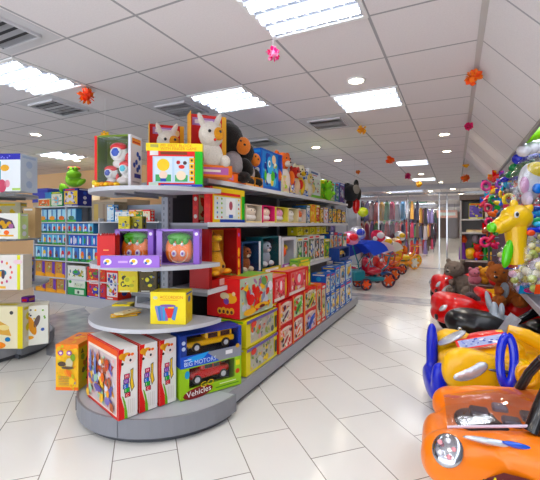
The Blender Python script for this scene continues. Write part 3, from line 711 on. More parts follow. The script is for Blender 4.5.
# the two vehicle boxes
def deco_green(F, Rf, r):
    F.E(.10, .78, .02, .03, '2A9AC8', 3); F.E(.27, .14, .125, .042, '7A1F1A', 3, rot=.08); F.text('GO', .30, .25, .06, 'F2D21C', 5, rot=.08, sx=1.3); F.text('Vehicles', .09, .04, .062, 'FFFFFF', 6, rot=.08, sx=1.0)
    F.R(.55, .1, .95, .13, '4A8A1A', 3); F.R(.62, .2, .9, .23, 'E8F0C0', 3); F.R(.9, .7, .97, .88, 'E8DC1C', 3); F.E(.93, .5, .02, .02, 'C84A2A', 3); Rf.R(.1, .1, .9, .9, 'B8CC2A', 2)
def deco_blue(F, Rf, r):
    F.R(.0, 0, 1, .36, '8A8E98', 1.5); F.poly([(0, 0), (F.w * .62, 0), (F.w * .40, F.h * .36), (0, F.h * .36)], '1C55C4', 2); F.poly([(F.w * .1, F.h * .3), (F.w * .45, F.h * .38), (F.w * .35, F.h * .2), (F.w * .14, F.h * .14)], '3FA0E8', 3)
    F.text('BIG MOTORS', .05, .05, .048, 'D8E8FF', 4, sx=.95); F.R(.05, .22, .16, .26, 'BFD4F4', 4); F.R(.72, .15, .84, .28, 'E6E8EC', 3); F.E(.93, .36, .018, .018, 'C89A2A', 4); F.R(0, .36, .09, 1, '16388A', 3); F.E(.045, .78, .015, .015, 'C8D4EC', 4); F.E(.045, .6, .015, .015, 'B8C4DC', 4); Rf.R(0, 0, 1, 1, '7A7E88', 1)
vy = PH + math.radians(36)
window_box('boxed_toy_car', 'lime green box with a red toy sports car on the deck', 'boxed toy', on(212.5, 2.95, ZD), vy, .53, .2, .235, '9CC62A', '1A1A1E', (.13, .32, .88, .97), toy_car('C8141C'), None, deco_green)
window_box('boxed_toy_truck', 'blue and grey box with a yellow toy jeep stacked on the green one', 'boxed toy', on(212.5, 2.95, ZD + .236), vy, .53, .2, .245, '1A3F9A', '0E1420', (.09, .36, .95, .97), toy_truck('F5C018'), None, deco_blue)
# the left side of the unit seen between the round shelves
for k, (px, z, zz, w, h, c, lb) in enumerate(((124, 3.35, 1.4, .10, .17, 'E6D21E', 'narrow yellow box on the unit behind the red bag'), (136, 3.4, 1.4, .11, .17, 'BDB31A', 'olive yellow box beside the narrow yellow box'), (128, 3.3, .9, .17, .2, 'EFD81C', 'yellow box on the hidden side shelf under the pumpkin boxes'), (121, 3.35, .16, .16, .62, 'F0DA1C', 'tall yellow box behind the lower round shelf'), (148, 3.3, .9, .15, .2, '5A4A1C', 'dark brown box on the hidden side shelf'))):
    toy_box('small_toy_box', lb, 'boxed toy', on(px, z, zz), cam_yaw(0), w, .12, h, c, ['C8C41A', '7A8AB0', '3A3A20', 'F4E85A'], 30 + k, n=5, bg=c)
x, y = at(121, 3.38)

# ------------------------------------------------------------------ aisle side of the middle unit
FX = GX + .42
QT = math.radians(90)
def aisle(y0, y1, z, depth=None, x=None):   # middle of a front that runs from y0 to y1 along the shelf
    return ((x if x is not None else FX - .02), (y0 + y1) / 2, z)
def Yof(px, X=-1.82):
    a = (px - 270) / 375; z = X / (a * CS - SN); return a * z * SN + z * CS
def face_box(name, label, px0, px1, z0, h, body, cols, seed, X=-1.83, d=.22, group=None, yaw=0, **k):
    y0, y1 = Yof(px0, X), Yof(px1, X); w = (y1 - y0) * .97
    return toy_box(name, label, 'boxed toy', (X, (y0 + y1) / 2, z0), QT + math.radians(yaw), w, d, h, body, cols, seed, group, **k)
def face_win(name, label, px0, px1, z0, h, body, inner, win, toy, X=-1.83, d=.2, group=None, yaw=0, **k):
    y0, y1 = Yof(px0, X), Yof(px1, X); w = (y1 - y0) * .97
    return window_box(name, label, 'boxed toy', (X, (y0 + y1) / 2, z0), QT + math.radians(yaw), w, d, h, body, inner, win, toy, group, **k)

# deck row
DX = -1.635
Cgreen = ['7AC043', '9A9FA8', 'E8D22A', 'D8402A', '6A7A88', 'C8D0C8', '4A9A4A']
def art_digger(F, r):
    F.R(0, 0, 1, 1, 'E8DA22', 1); F.picture(.12, .1, .88, .9, 'B9B6A6', ['8A9098', '9AA45A', 'D8622A', 'C9CCC8', '5A6068', '8AAA5A', 'E8C82A', 'C8A0A0'], 30, r, 2)
    F.R(.0, .88, 1, 1, '6A5A9A', 14); F.E(.2, .8, .05, .03, 'D8452A', 14); F.R(.9, .2, .97, .7, '2A2A1E', 14)
for k in range(2):
    y0, y1 = 2.80, 3.44
    toy_box('boxed_construction_set', ('lower yellow construction toy box under the red digger box', 'upper yellow construction toy box under the red digger box')[k], 'boxed toy', (DX + .02, (y0 + y1) / 2, ZD + .245 * k), QT, .62, .3, .235, 'EADB22', Cgreen, 50 + k, 'stacked yellow construction boxes', art=art_digger, left='E6DC2C')
def art_red_digger(F, r):
    F.picture(0, 0, 1, 1, 'B8C8B0', ['C8CCD8', '8A90A8', 'D82A2A', 'F2C01C', '6A9A5A', 'E8E0E8', 'A87AA0', 'D8402A'], 40, r, 1)
    F.E(.28, .42, .06, .05, 'D81F1F', 18); F.E(.2, .55, .03, .05, 'D82A2A', 18); F.E(.25, .12, .1, .03, 'F0B81C', 19); F.E(.6, .2, .12, .025, 'E8B01C', 19); F.E(.62, .17, .05, .015, '7A2A1A', 20)
def digger_box():
    r = random.Random(6); mb, F, Lf, Rf, T = carton(.56, .36, .345, 'D7261E'); art_red_digger(F, r)
    Lf.R(0, 0, 1, 1, 'D8281F', 1); Lf.E(.72, .5, .07, .045, 'F2B01C', 2); Lf.E(.55, .55, .05, .03, 'F0D8B0', 3); Lf.E(.6, .42, .03, .03, '7A4A9A', 3)
    for k in range(4): Lf.E(.4 + .12 * k, .16 + .02 * (k % 2), .028, .03, 'E8A81C', 2 + k * .2); Lf.E(.4 + .12 * k, .15, .014, .016, '5A2A2A', 4)
    Lf.R(.1, .82, .6, .9, 'E0503A', 2); Lf.E(.82, .62, .018, .018, 'F0D0A0', 3)
    T.R(0, 0, 1, 1, 'D8A83A'); T.R(.3, .1, .95, .95, '8CBF5A', 2); T.R(0, 0, .3, 1, 'E04A3A', 3)
    return mb
tag(digger_box().build('boxed_toy_digger', None, (DX - .0, 3.05, ZD + .5), QT + math.radians(-4)), 'large red box with a toy digger on top of the yellow construction boxes', 'boxed toy')
# yellow bucket box and the red model boxes
face_box('boxed_bucket_toy', 'bright yellow box with a bucket shape between two red boxes', 265, 277, ZD + .5, .26, 'F2D01A', ['E8B818', 'D83A2A', 'F8E45A'], 12, X=DX, d=.22, n=6, bg='F0CC18')
def art_red(cols, bg):
    def f(F, r):
        F.R(0, 0, 1, 1, 'D62A22', 1); F.picture(.12, .08, .97, .88, bg, cols + ['E8B81C', 'D62A22', 'F2F0E8', '2A2A3A', 'E8861C'], 30, r, 2); F.R(0, 0, .1, 1, 'E8861C', 16); F.E(.5, .9, .1, .014, 'F2E0D0', 16)
        F.E(.55, .45, F.w * .32, F.h * .16, cols[0], 17, rot=.5); F.E(.52, .42, F.w * .2, F.h * .08, cols[1], 18, rot=.5); F.E(.3, .25, F.w * .08, F.h * .07, '2A2A30', 19)
    return f
reds = [(278, 292, 0, .26, 'F0C8C0', ['E8D8C8', 'A82A2A', 'E85A4A', '7A1A1A', 'D8B8A8']), (278, 292, 1, .25, 'E8C0B8', ['E0D8C8', '5A1A4A', 'F2E8E0', 'B83A2A']), (292, 303, 0, .27, 'D8B8B0', ['F0ECE4', 'E8762A', '3A2A4A', 'D8402A']), (292, 303, 1, .26, 'BCD8A8', ['6CC04A', '2A6A2A', 'F0F0E0', 'D83A2A']),
        (303, 316, 0, .27, 'D8C0C0', ['1F5FD0', '123A8A', 'E8E0E0', 'D83A2A']), (303, 316, 1, .26, 'D0C8B0', ['D8D82A', '3A5A3A', 'E8E8E0', '2A2A3A'])]
for k, (a, b2, lv, h, bg, cols) in enumerate(reds):
    face_box('boxed_model_car', 'red model car box on the deck, %s column, %s row' % (('first', 'second', 'third')[k // 2], ('bottom', 'middle')[lv]), a, b2, ZD + lv * .262, h - .008 if lv == 0 else h - .0, 'D62A22', cols, 60 + k, X=DX + .03, d=.28, group='red model car boxes stacked on the deck', art=art_red(cols, bg))
def art_bigred(F, r):
    F.R(0, 0, 1, 1, 'D2201E', 1); F.picture(.12, .1, .84, .92, 'E07A7A', ['D8403A', 'F0D8D8', 'C03048', '8A1A2A', 'F2B0B0', 'E8C83A'], 30, r, 2); F.E(.5, .6, F.w * .2, .08, 'E8586A', 17); F.E(.48, .62, F.w * .08, .05, 'F6E8E8', 18); F.R(.82, .05, .98, .95, 'D83020', 3); F.E(.9, .5, .02, .1, 'E8B82A', 4); F.R(.05, .04, .8, .16, 'E8E0D8', 4)
toy_box('boxed_model_robot', 'big glossy red box on top of the red model boxes, nearer one', 'boxed toy', (DX + .02, (Yof(272, DX) + Yof(285, DX)) / 2, ZD + .53), QT, .33, .3, .255, 'CE201E', ['E8A8A8', 'F2C01C'], 71, 'big red boxes on the model boxes', art=art_bigred, left='D8342A', top='E07A7A')
toy_box('boxed_model_robot', 'big glossy red box on top of the red model boxes, farther one', 'boxed toy', (DX + .02, (Yof(286, DX) + Yof(307, DX)) / 2, ZD + .53), QT, .62, .3, .275, 'CE201E', ['E8A8A8', 'F2C01C'], 72, 'big red boxes on the model boxes', art=art_bigred, left='D8342A', top='E07A7A')
toy_box('boxed_plane_kit', 'green and yellow box leaning on the big red box', 'boxed toy', (DX - .06, (Yof(304, DX) + Yof(314, DX)) / 2, ZD + .53), QT, .40, .12, .36, '8FC05A', ['F2E22A', 'F08A2A', 'E8E8D8', '5A9A4A'], 73, bg='E8E24A')
face_box('boxed_building_kit', 'tall orange box, end of the red stacks', 316.5, 321, ZD, .53, 'E8702A', ['F2C82A', 'D8321F', 'F0E0C0', '3A2A2A'], 74, X=DX + .02)
face_box('boxed_building_kit', 'tall red box next to the blue ones', 321.5, 325.5, ZD, .50, 'D8321F', ['F2C82A', 'E8702A', 'F0E0C0', '5A7A3A'], 75, X=DX + .02)
blues = [(326, 330, 0, .30), (330.5, 335, 0, .32), (326, 330, 1, .30), (330.5, 335, 1, .28), (335.5, 339.5, 0, .34), (335.5, 339.5, 1, .30), (340, 345, 0, .36), (345.5, 351.5, 0, .36), (340, 345, 1, .3), (345.5, 351.5, 1, .34)]
for k, (a, b2, lv, h) in enumerate(blues):
    face_box('boxed_blue_kit', 'blue toy box on the far deck, %s of the %s five' % (ORD[[0, 1, 0, 1, 2, 2, 3, 4, 3, 4][k]], ('lower', 'upper')[lv]), a, b2, ZD + lv * .365 * (1 if a > 335 else .88), h, '1F66C0', [['E8E8E8', 'F2D22A', '2A2A3A', '3AA0D8'], ['F2F0E8', '1A8AC8', 'E8C03A', '2A5AA0']][k % 2], 80 + k, X=DX + .02, group='blue toy boxes at the far end of the deck', bg=['E8DCC0', 'BFDCEC'][k % 2])
face_win('boxed_race_car', 'blue window box with a yellow car at the far corner of the deck', 339, 350, ZD + .73, .2, '14418A', '0A1A3A', (.05, .2, .9, .95), toy_car('F2C81C'), X=DX - .02, d=.25)

# shelf 3
Z3 = .96
def deco_gir(F, Rf, r):
    F.R(.86, 0, 1, 1, 'C81C2A', 2); F.E(.93, .88, .014, .018, '9A5AB8', 3)
    F.R(0, 0, .08, 1, '8A1420', 2); F.R(.3, .02, .82, .13, 'D8B0A8', 3)
    for k in range(3): F.E(.93, .15 + .2 * k, .018, .045, 'F5C01C', 3)
def back_gir(): pass
t = face_win('boxed_giraffe_toy', 'red window box with a yellow giraffe at the near end of the middle shelf', 207, 240, Z3, .50, 'A81624', 'E0A51E', (.08, .14, .86, .98), toy_giraffe, deco=deco_gir, X=-1.82, d=.2)
t.location.y += .02
def toy_dog(c1, c2):
    def f(m, w, d, h):
        m.use('plush'); m.ell((0, 0, h * .3), (w * .28, d * .4, h * .3), c1); m.ell((0, -d * .1, h * .66), (w * .26, d * .38, h * .22), c1); m.ell((0, -d * .36, h * .6), (w * .12, d * .12, h * .1), c2)
        for q in (-1, 1): m.ell((q * w * .27, 0, h * .66), (w * .09, d * .2, h * .18), c1, (0, q * 20, 0)); m.ell((q * w * .2, -d * .3, h * .1), (w * .12, d * .2, h * .1), c2); m.ell((q * w * .09, -d * .42, h * .72), w * .03, '101010')
        m.ell((0, -d * .46, h * .63), w * .035, '201010')
    return f
def deco_gift(c):
    def f(F, Rf, r):
        F.R(0, 0, 1, .16, c, 2); F.R(.15, .03, .85, .12, 'E8ECF4', 3); F.R(.88, .16, 1, 1, 'D8DCE4', 2); Rf.R(0, 0, 1, 1, 'D0D6DE', 1)
    return f
face_win('boxed_puppy_toy', 'dark blue window box with a brown puppy beside the giraffe box', 242, 261, Z3, .36, '25456E', '1C2F4A', (.04, .14, .88, .97), toy_dog('9A5226', 'E8D4C0'), deco=deco_gift('2A6AB8'), X=-1.83)
face_win('boxed_husky_toy', 'teal window box with a grey and white animal toy', 262, 281, Z3, .40, '1F5A62', '174A44', (.04, .16, .88, .97), toy_dog('A8B4C4', 'F4F6FA'), deco=deco_gift('B8B03A'), X=-1.83)
face_win('boxed_duck_toy', 'pale box with an orange toy in the middle of the third shelf', 282, 296, Z3, .38, 'D8D8E0', '8AA0B0', (.1, .1, .85, .9), toy_blobs(['F27A1C', 'F2C82A', 'F2601C', 'E8E0D8'], 3, 6), deco=deco_gift('9A5AB8'), X=-1.83)
for k, (a, b2, h, c1, c2, tc) in enumerate(((297, 302.5, .36, 'E4E4DC', '6A7A7A', ['4AA04A', 'E8D83A', 'C8CCC8']), (303, 308, .36, 'DCE0E0', '5A6A70', ['E84A2A', '4AA04A', 'F2F0E8']), (308.5, 314, .38, 'D8DCD8', '707A5A', ['F2D22A', '4A6AB0', 'E8E8E0']), (314.5, 319.5, .38, 'E0E0E0', '5A5A60', ['D8D03A', 'E8862A', 'FFFFFF']), (320, 324, .36, 'E8E8E8', '30405A', ['D83A2A', 'E8E8E8', 'F2C01C']), (324.5, 329.5, .30, 'E8E04A', '6A8A4A', ['E8D22A', '4AB04A', 'F2762A']))):
    face_box('boxed_small_figure', '%s of six narrow figure boxes on the middle shelf' % ORD[k], a, b2, Z3, h, c1, tc + [c2, c1], 90 + k, X=-1.83, d=.16, group='narrow figure boxes on the middle shelf', bg=c2, n=12)
for k, (a, b2) in enumerate(((297, 303), (303.5, 309), (309.5, 315), (315.5, 320.5), (321, 326))):
    face_box('yellow_carded_toy', '%s of five yellow boxes stacked above the narrow window boxes' % ORD[k], a, b2, Z3 + .385, .115, 'D2C41C', ['F2E85A', '7A9A2A', 'F4F0E0', '4A4A2A'], 100 + k, X=-1.88, d=.14, group='yellow boxes stacked on the window boxes', bg='E0D83A', n=7)
for k, (a, b2, h, c, cs) in enumerate(((330, 333.5, .42, '2A4A9A', ['E8C82A', '2AA0D8', '1A1A3A', 'E8602A']), (334, 337.5, .40, '8A3A6A', ['4AC0A8', 'E8A02A', '2A3A9A', 'F2F0F0']), (338, 342, .38, '2E7AC0', ['F2D03A', 'F2F2F2', '4AB060', 'E83A2A']), (342.5, 346.5, .36, '3C8A5A', ['D8E84A', '2A6AC0', 'F2F2F2', 'E88A2A']))):
    face_box('small_toy_box', '%s of four colourful boxes at the far end of the middle shelf' % ORD[k], a, b2, Z3, h, c, cs, 110 + k, X=-1.84, group='colourful boxes at the far end of the middle shelf', n=14, bg='C8D8E0')

# shelf 2
Z2 = 1.51
def art_puzz(F, r):
    F.R(0, 0, 1, 1, 'E2C21C', 1); F.R(.0, .0, .06, 1, 'D4261E', 2); F.R(.1, .78, .86, .86, 'C8321E', 2); F.E(.12, .86, .016, .016, 'F0E8E8', 3); F.R(.9, .05, 1, .82, '35A53A', 2)
    F.R(.1, .1, .86, .74, 'DCE6E4', 2); F.R(.42, .2, .7, .70, 'F0F2F4', 3); F.E(.56, .5, .03, .04, '9A4A5A', 4); F.R(.5, .14, .62, .24, '4A6AB8', 5)
    for k in range(5):
        for j in (.18, .3, .8): F.E(j, .16 + .13 * k, .012, .01, r.choice(('E8C82A', '7AB04A', 'C85A4A', '6A8AC0')), 4)
    F.R(.25, .0, 1, .1, '1D3E9A', 3)
toy_box('boxed_block_game', 'red and yellow block game box on the shelf behind the pumpkin box', 'boxed toy', (-1.80, 2.82, Z2), QT, .56, .06, .305, 'E2C21C', ['D83A2A'], 5, art=art_puzz, left='CE2219')
toy_box('boxed_block_game', 'dark red box standing end on in the shadow under the top shelf', 'boxed toy', (-1.98, 2.72, Z2), QT, .2, .06, .28, 'B01E1C', ['D83A2A', 'C8C8C0'], 15, left='B81E1C')
dolls = [(246, 262, 'F4E4D4', 'F2EEEA', 'F2E6DC', 'F0D8C8'), (263, 275, 'F6D8C8', 'F8F4F0', '3A2A2A', 'E8407A'), (276, 288, 'F2A8C8', 'F2E8F0', 'E070B0', 'E8E070'), (288.5, 298, 'F2F0E8', 'F4F2EA', '6A4A2A', 'F0E0B0'), (298.5, 306, 'E8702A', 'F2F0E8', 'E8502A', 'F0E0D0')]
names_d = ['baby doll with cream hat', 'baby doll with dark hair and pink sleeves', 'baby doll with pink hair', 'puppy doll with brown ears', 'orange haired doll']
for k, (a, b2, skin, dress, hair, bd) in enumerate(dolls):
    face_win('boxed_doll', 'boxed %s on the second shelf' % names_d[k], a, b2, Z2, .185, bd if k else 'E8DCC8', '9A8A88', (.03, .1, .97, .97), toy_doll(skin, dress, hair), X=-1.81, d=.12, group='boxed dolls in a row on the second shelf', deco=lambda F, Rf, r: F.R(0, 0, 1, .1, 'E8D2A0', 2))
for k, (a, b2, h, c, cs) in enumerate(((306.5, 310, .25, '4A6A7A', ['E8E8E8', '2A6AC0']), (310.5, 315.5, .27, 'F2C818', ['F2A01C', 'F8E870', 'F08A1C']), (316, 319.5, .27, 'E8DC2A', ['C83A2A', 'F2F0D0']), (320, 323.5, .24, '8A6A3A', ['E8C03A', '3A2A1A', 'E8E0D0']), (324, 328, .25, 'C8BCD8', ['F2F0F8', '8A5AA8', 'E8702A']), (328.5, 332, .24, '3A5A9A', ['E8C82A', '2A2A4A', 'D8E8F0']), (332.5, 336.5, .25, '4A7A8A', ['F2D82A', 'F2A02A', '3A3A3A']), (337, 341, .25, '5A3A2A', ['E8B82A', 'F2E8D0', '3A4A8A']), (341.5, 345.5, .24, '2A3A6A', ['E8C82A', 'C84A2A', 'E8E8E8']))):
    face_box('small_toy_box', '%s of nine upright boxes right of the dolls' % ORD[k], a, b2, Z2, h, c, cs, 130 + k, X=-1.83, group='upright boxes right of the dolls', n=9, bg=cs[0])

# top shelf
Z1 = 1.87
def llama(name, label, loc, yaw, s_=1.0):
    t = thing(name, label, 'plush toy', loc, yaw, 'white plush animals in red and yellow boxes')
    m = MB('print'); w, h = .30 * s_, .50 * s_
    m.box(-w / 2, .12, 0, w / 2, .15, h, 'D6271F'); m.box(-w / 2, -.06, 0, w / 2, .15, .09, 'E8801C'); m.box(-w / 2 - .004, -.0, 0, -w / 2, .15, h * .98, 'F0B01C')
    F = Face(m, (-w / 2, .12, 0), (1, 0, 0), (0, 0, 1), w, h); F.R(.1, .83, .7, .95, 'B88AC8', 2); F.R(.16, .86, .64, .92, 'F2E6EE', 3); F.E(.8, .86, .02, .03, 'F2D8A0', 2); F.R(.88, 0, 1, 1, 'F0B41C', 2)
    F2 = Face(m, (-w / 2, -.06, 0), (1, 0, 0), (0, 0, 1), w, .09); F2.R(.1, .2, .9, .8, 'B86AA8', 2); F2.R(.2, .4, .7, .6, 'F4E8D8', 3); m.build('carton', t)
    m = MB('plush'); c = 'F5EDE2'
    for q in (((0, .02, .16 * s_), (.10 * s_, .07 * s_, .12 * s_)), ((0, 0, .32 * s_), (.095 * s_, .08 * s_, .10 * s_)), ((-.07 * s_, .01, .42 * s_), (.022 * s_, .015, .07 * s_), (0, -20, 0)), ((.05 * s_, .01, .43 * s_), (.022 * s_, .015, .07 * s_), (0, 25, 0)),
              ((-.10 * s_, -.03, .12 * s_), (.04 * s_, .06 * s_, .05 * s_)), ((.10 * s_, -.03, .12 * s_), (.04 * s_, .06 * s_, .05 * s_))): m.ell(q[0], q[1], c, q[2] if len(q) > 2 else None)
    m.build('plush_body', t)
    m = MB('plush'); m.ell((.045 * s_, -.065 * s_, .32 * s_), (.045 * s_, .03 * s_, .05 * s_), 'E8A23A'); m.build('tan_patch', t); m = MB('plush'); m.ell((-.10 * s_, -.08 * s_, .12 * s_), (.03 * s_, .02, .03 * s_), 'E07A28'); m.build('orange_paw', t)
    for q in (-1, 1): m = MB('gloss'); m.ell((q * .04 * s_ + .01, -.088 * s_, .33 * s_), .013, '15151A', seg=8, ring=6); m.build('eye', t)
    m = MB('gloss'); m.ell((.012, -.085 * s_, .27 * s_), .012, 'C83A2A', seg=8, ring=6); m.build('mouth', t)
llama('plush_in_box', 'white plush animal in red box peeking over the yellow block game', on(168, 3.15, Z1), cam_yaw(20), .98)
llama('plush_in_box', 'larger white plush animal in red box left of the dark plush toys', on(211, 2.98, Z1), cam_yaw(22), 1.05)
def mole(label, loc, yaw, s_):
    B = '17120F'; t = thing('plush_mole', label, 'plush toy', loc, yaw, 'dark plush toys with orange faces')
    m = MB('plush')
    for q in (((0, .02, .13), (.11, .09, .14)), ((-.02, 0, .35), (.125, .11, .135)), ((-.13, -.04, .16), (.05, .05, .09), (0, 30, 0)), ((.12, -.05, .13), (.05, .06, .08), (0, -30, 0)), ((-.07, -.1, .04), (.05, .08, .045)), ((.07, -.1, .04), (.05, .08, .045)), ((-.02, .02, .45), (.07, .06, .06))):
        m.ell([v_ * s_ for v_ in q[0]], [v_ * s_ for v_ in q[1]], B, q[2] if len(q) > 2 else None)
    m.build('plush_body', t)
    m = MB('plush'); m.ell((.075 * s_, -.085 * s_, .29 * s_), (.06 * s_, .05 * s_, .07 * s_), 'E88A4A'); m.build('orange_face', t)
    m = MB('plush'); m.ell((0, -.05 * s_, .14 * s_), (.085 * s_, .06 * s_, .11 * s_), 'A8A4A8'); m.build('grey_belly', t)
    for q in (-1, 1): m = MB('gloss'); m.ell(((.06 + q * .022) * s_, -.118 * s_, .32 * s_), .009 * s_, 'F6F6F6' if 0 else '101010', seg=8, ring=6); m.build('eye', t)
    m = MB('gloss'); m.ell((.065 * s_, -.125 * s_, .29 * s_), .013 * s_, '1A0E0A', seg=8, ring=6); m.build('nose', t)
mole('dark plush toy with an orange face, nearer and bigger one', (-1.93, 3.05, Z1 + .02), cam_yaw(30), 1.2)
mole('dark plush toy with an orange face, half hidden behind the nearer', (-1.95, 3.36, Z1 + .01), cam_yaw(55), .98)
def art_tray2(F, r):
    F.R(0, 0, 1, 1, 'E8702A', 1); F.R(.12, .25, .8, .8, 'C880B8', 2); F.R(.2, .4, .7, .62, 'F2E0C8', 3); F.E(.12, .5, .02, .025, 'F2C82A', 4)
toy_box('toy_tray', 'orange and mauve tray box along the near edge of the top shelf', 'boxed toy', (-1.79, 2.76, Z1), QT, .40, .07, .085, 'E8702A', ['F2C82A'], 9, art=art_tray2, top='D8A0B8')
for k, (a, b2, c) in enumerate(((232, 245, 'E8743A'), (246, 254, 'F0B070'), (255, 263, 'E8A040'))):
    y0, y1 = Yof(a), Yof(b2)
    face_win('boxed_baby_figure', 'low orange box with small pink figures, %s from the near end of the top shelf' % ORD[k], a, b2, Z1, .10, c, 'E8C8A8', (.05, .25, .95, .98), toy_blobs(['F2D0B8', 'F4E4D8', 'E88A6A'], 20 + k, 6), X=-1.80, d=.09, group='low boxes of small figures on the top shelf')
def art_bluebig(F, r):
    F.R(0, 0, 1, 1, '1A64C4', 1); F.picture(.05, .1, .8, .95, '2A8AD8', ['6AC8E8', 'F2F6FA', '2A4AB0', '5AC03A', '1A3A9A', 'F2D86A'], 26, r, 2)
    F.E(.35, .62, .07, .1, '4FB0E8', 20); F.E(.33, .66, .03, .04, 'FFFFFF', 21); F.E(.34, .66, .014, .02, '10204A', 22); F.E(.55, .8, .05, .05, 'F0CFA8', 20); F.R(.84, 0, 1, 1, '1A55C0', 20); F.E(.3, .3, .06, .06, 'D8E8F0', 20); F.E(.15, .35, .03, .05, '6AC84A', 20)
o = toy_box('boxed_blue_character_toy', 'tall bright blue picture box leaning back on the top shelf', 'boxed toy', (-1.84, 3.78, Z1), QT, .52, .1, .44, '1A64C4', ['2A8AD8', 'F2F6FA'], 21, art=art_bluebig)
toys_top = [((-1.9, 4.12), 'F07A3A', 'F4E8DC', 'orange and white plush toy right of the blue box', 1.0), ((-1.86, 4.42), 'C83A2A', 'E8C8A8', 'small red capped plush toy behind the low boxes', .72), ((-1.9, 4.66), 'F2E8C8', 'F0C84A', 'cream and yellow plush toy on the top shelf', .85), ((-1.9, 5.0), 'F0D890', 'E8E0D0', 'pale yellow plush toy next to the white picture box', .7)]
for k, ((x, y), c1, c2, lb, s_) in enumerate(toys_top):
    s_ *= 1.28; x += .03
    S_ = lambda v_: [q * s_ for q in v_]
    plush_toy('plush_toy', lb, 'plush toy', (x, y, Z1), cam_yaw(50), [(S_((0, 0, .12)), S_((.09, .07, .13)), c2), (S_((0, 0, .30)), S_((.085, .08, .085)), c1), (S_((-.08, 0, .36)), S_((.03, .02, .035)), c1), (S_((.08, 0, .36)), S_((.03, .02, .035)), c1), (S_((0, -.07, .27)), S_((.04, .03, .03)), c2), (S_((-.1, -.03, .15)), S_((.03, .04, .07)), c1), (S_((.1, -.03, .15)), S_((.03, .04, .07)), c1)],
        [(S_((-.03, -.075, .32)), .01), (S_((.03, -.075, .32)), .01)], (S_((0, -.1, .28)), .012, '301818'), 'plush toys on the top shelf')
tops = [(283, 289, .20, 'E8E0B0', ['B8D83A', 'F2C8B0', 'F2F0E8'], 0), (289.5, 295, .17, '2A3A9A', ['F2F0F0', 'E8C87A', '2A62C0'], 0), (295.5, 301, .18, 'D8D0A8', ['F2D82A', 'F6F0E4', 'C8E06A'], 0), (301.5, 308, .36, '2A6AC8', ['4A9AE8', 'E8ECF4', '1A3A8A'], 1), (308.5, 320.5, .42, 'EEF2F4', ['7AC04A', 'C84A8A', '6A4A2A', 'E8E0E0', '4A90C0'], 2), (321, 325, .30, 'C8DC3A', ['F2E82A', '6AC04A'], 0), (325.5, 330, .34, 'E8E022', ['5ABF2A', 'F4F08A', '3A8A2A'], 0), (330.5, 334.5, .32, '7ACF3A', ['3A9A3A', 'F2F0E0', '9AE04A'], 0), (335, 339, .34, '6AA0C8', ['D8E8F0', '3A6AA0', '4AC04A'], 0), (339.5, 344.5, .37, '3A5AA8', ['C8D8E8', '7A4A8A', 'E8E8F0'], 0)]
def art_white(F, r):
    F.R(0, 0, 1, 1, 'EEF3F6', 1); F.R(.2, .86, .8, .93, '4A6A9A', 2); F.R(.3, .8, .7, .83, 'C85A7A', 2); F.picture(.05, .2, .95, .7, 'DDE8DC', ['7AC04A', '7A3A6A', '4A3A2A', 'E8D2C0', 'C84A5A', '5A9A4A'], 14, r, 2); F.R(0, 0, 1, .13, '8ACF5A', 12)
for k, (a, b2, h, c, cs, mode) in enumerate(tops):
    lbs = ['lime figure box below the red capped plush', 'navy figure box on the top shelf', 'pale yellow figure box on the top shelf', 'blue box left of the white picture box', 'white picture box with green base standing on the top shelf', 'lime box touching the white picture box', 'bright yellow box with green frog print on the top shelf', 'green box right of the bright yellow box', 'pale blue box near the far end of the top shelf', 'dark blue box, last on the top shelf']
    kw = dict(art=art_white) if mode == 2 else {}
    face_box('top_shelf_toy_box', lbs[k], a, b2, Z1, h, c, cs, 150 + k, X=-1.80 if mode == 0 and k < 3 else -1.85, d=.1, n=10, bg=cs[1], **kw)
t = thing('plush_frog', 'green plush frog on the far part of the top shelf', 'plush toy', (-1.80, Yof(327), Z1), cam_yaw(40)); m = MB('plush')
for q in (((0, 0, .1), (.08, .06, .1)), ((0, 0, .23), (.08, .06, .06)), ((-.05, 0, .29), (.03, .03, .03)), ((.05, 0, .29), (.03, .03, .03)), ((.12, 0, .12), (.05, .03, .03)), ((-.12, 0, .12), (.05, .03, .03))): m.ell(q[0], q[1], '8ED61E')
m.build('plush_body', t)
for q in (-1, 1): m = MB('gloss'); m.ell((q * .05, -.025, .295), .014, '101010', seg=8, ring=6); m.build('eye', t)

# dark plush hanging at the end of the shelves and a red foil balloon
x, y, z = pxz(352, 193, 7.2)
t = thing('hanging_plush', 'black plush animal hanging from the ceiling past the shelf end', 'plush toy', (x, y, z), cam_yaw(0)); m = MB('plush')
for q in (((-.03, 0, 0), (.16, .13, .17), '1C1E22'), ((.08, 0, .17), (.05, .04, .09), '141416'), ((.13, 0, -.02), (.05, .05, .12), '26221E'), ((-.09, 0, .13), (.07, .05, .07), '1C1E22'), ((-.05, 0, -.2), (.07, .06, .1), '2A1A16')): m.ell(q[0], q[1], q[2])
m.build('plush_body', t)
m = MB('plush'); m.ell((.06, -.09, .06), (.07, .06, .09), '9A948C'); m.build('grey_muzzle', t)
m = MB('matte'); m.tube([(.05, 0, .22), (.05, 0, ZC - z)], .002, 'CCCCCC', 5); m.build('string', t)
x, y, z = pxz(356, 204, 7.3)
t = thing('foil_balloon', 'red balloon under the black hanging plush', 'balloon', (x, y, z), cam_yaw(0)); m = MB('gloss'); m.ell((0, 0, 0), (.075, .07, .19), 'D8201E'); m.build('balloon_skin', t)
m = MB('matte'); m.tube([(0, 0, -.18), (0, .02, -.5)], .002, 'CCCCCC', 5); m.build('string', t)
x, y, z = pxz(363, 212, 8.3)
t = thing('foil_balloon', 'lime yellow balloon right of the red balloon', 'balloon', (x, y, z), cam_yaw(0)); m = MB('gloss'); m.ell((0, 0, 0), (.12, .08, .11), 'C8DC2A'); m.build('balloon_skin', t)
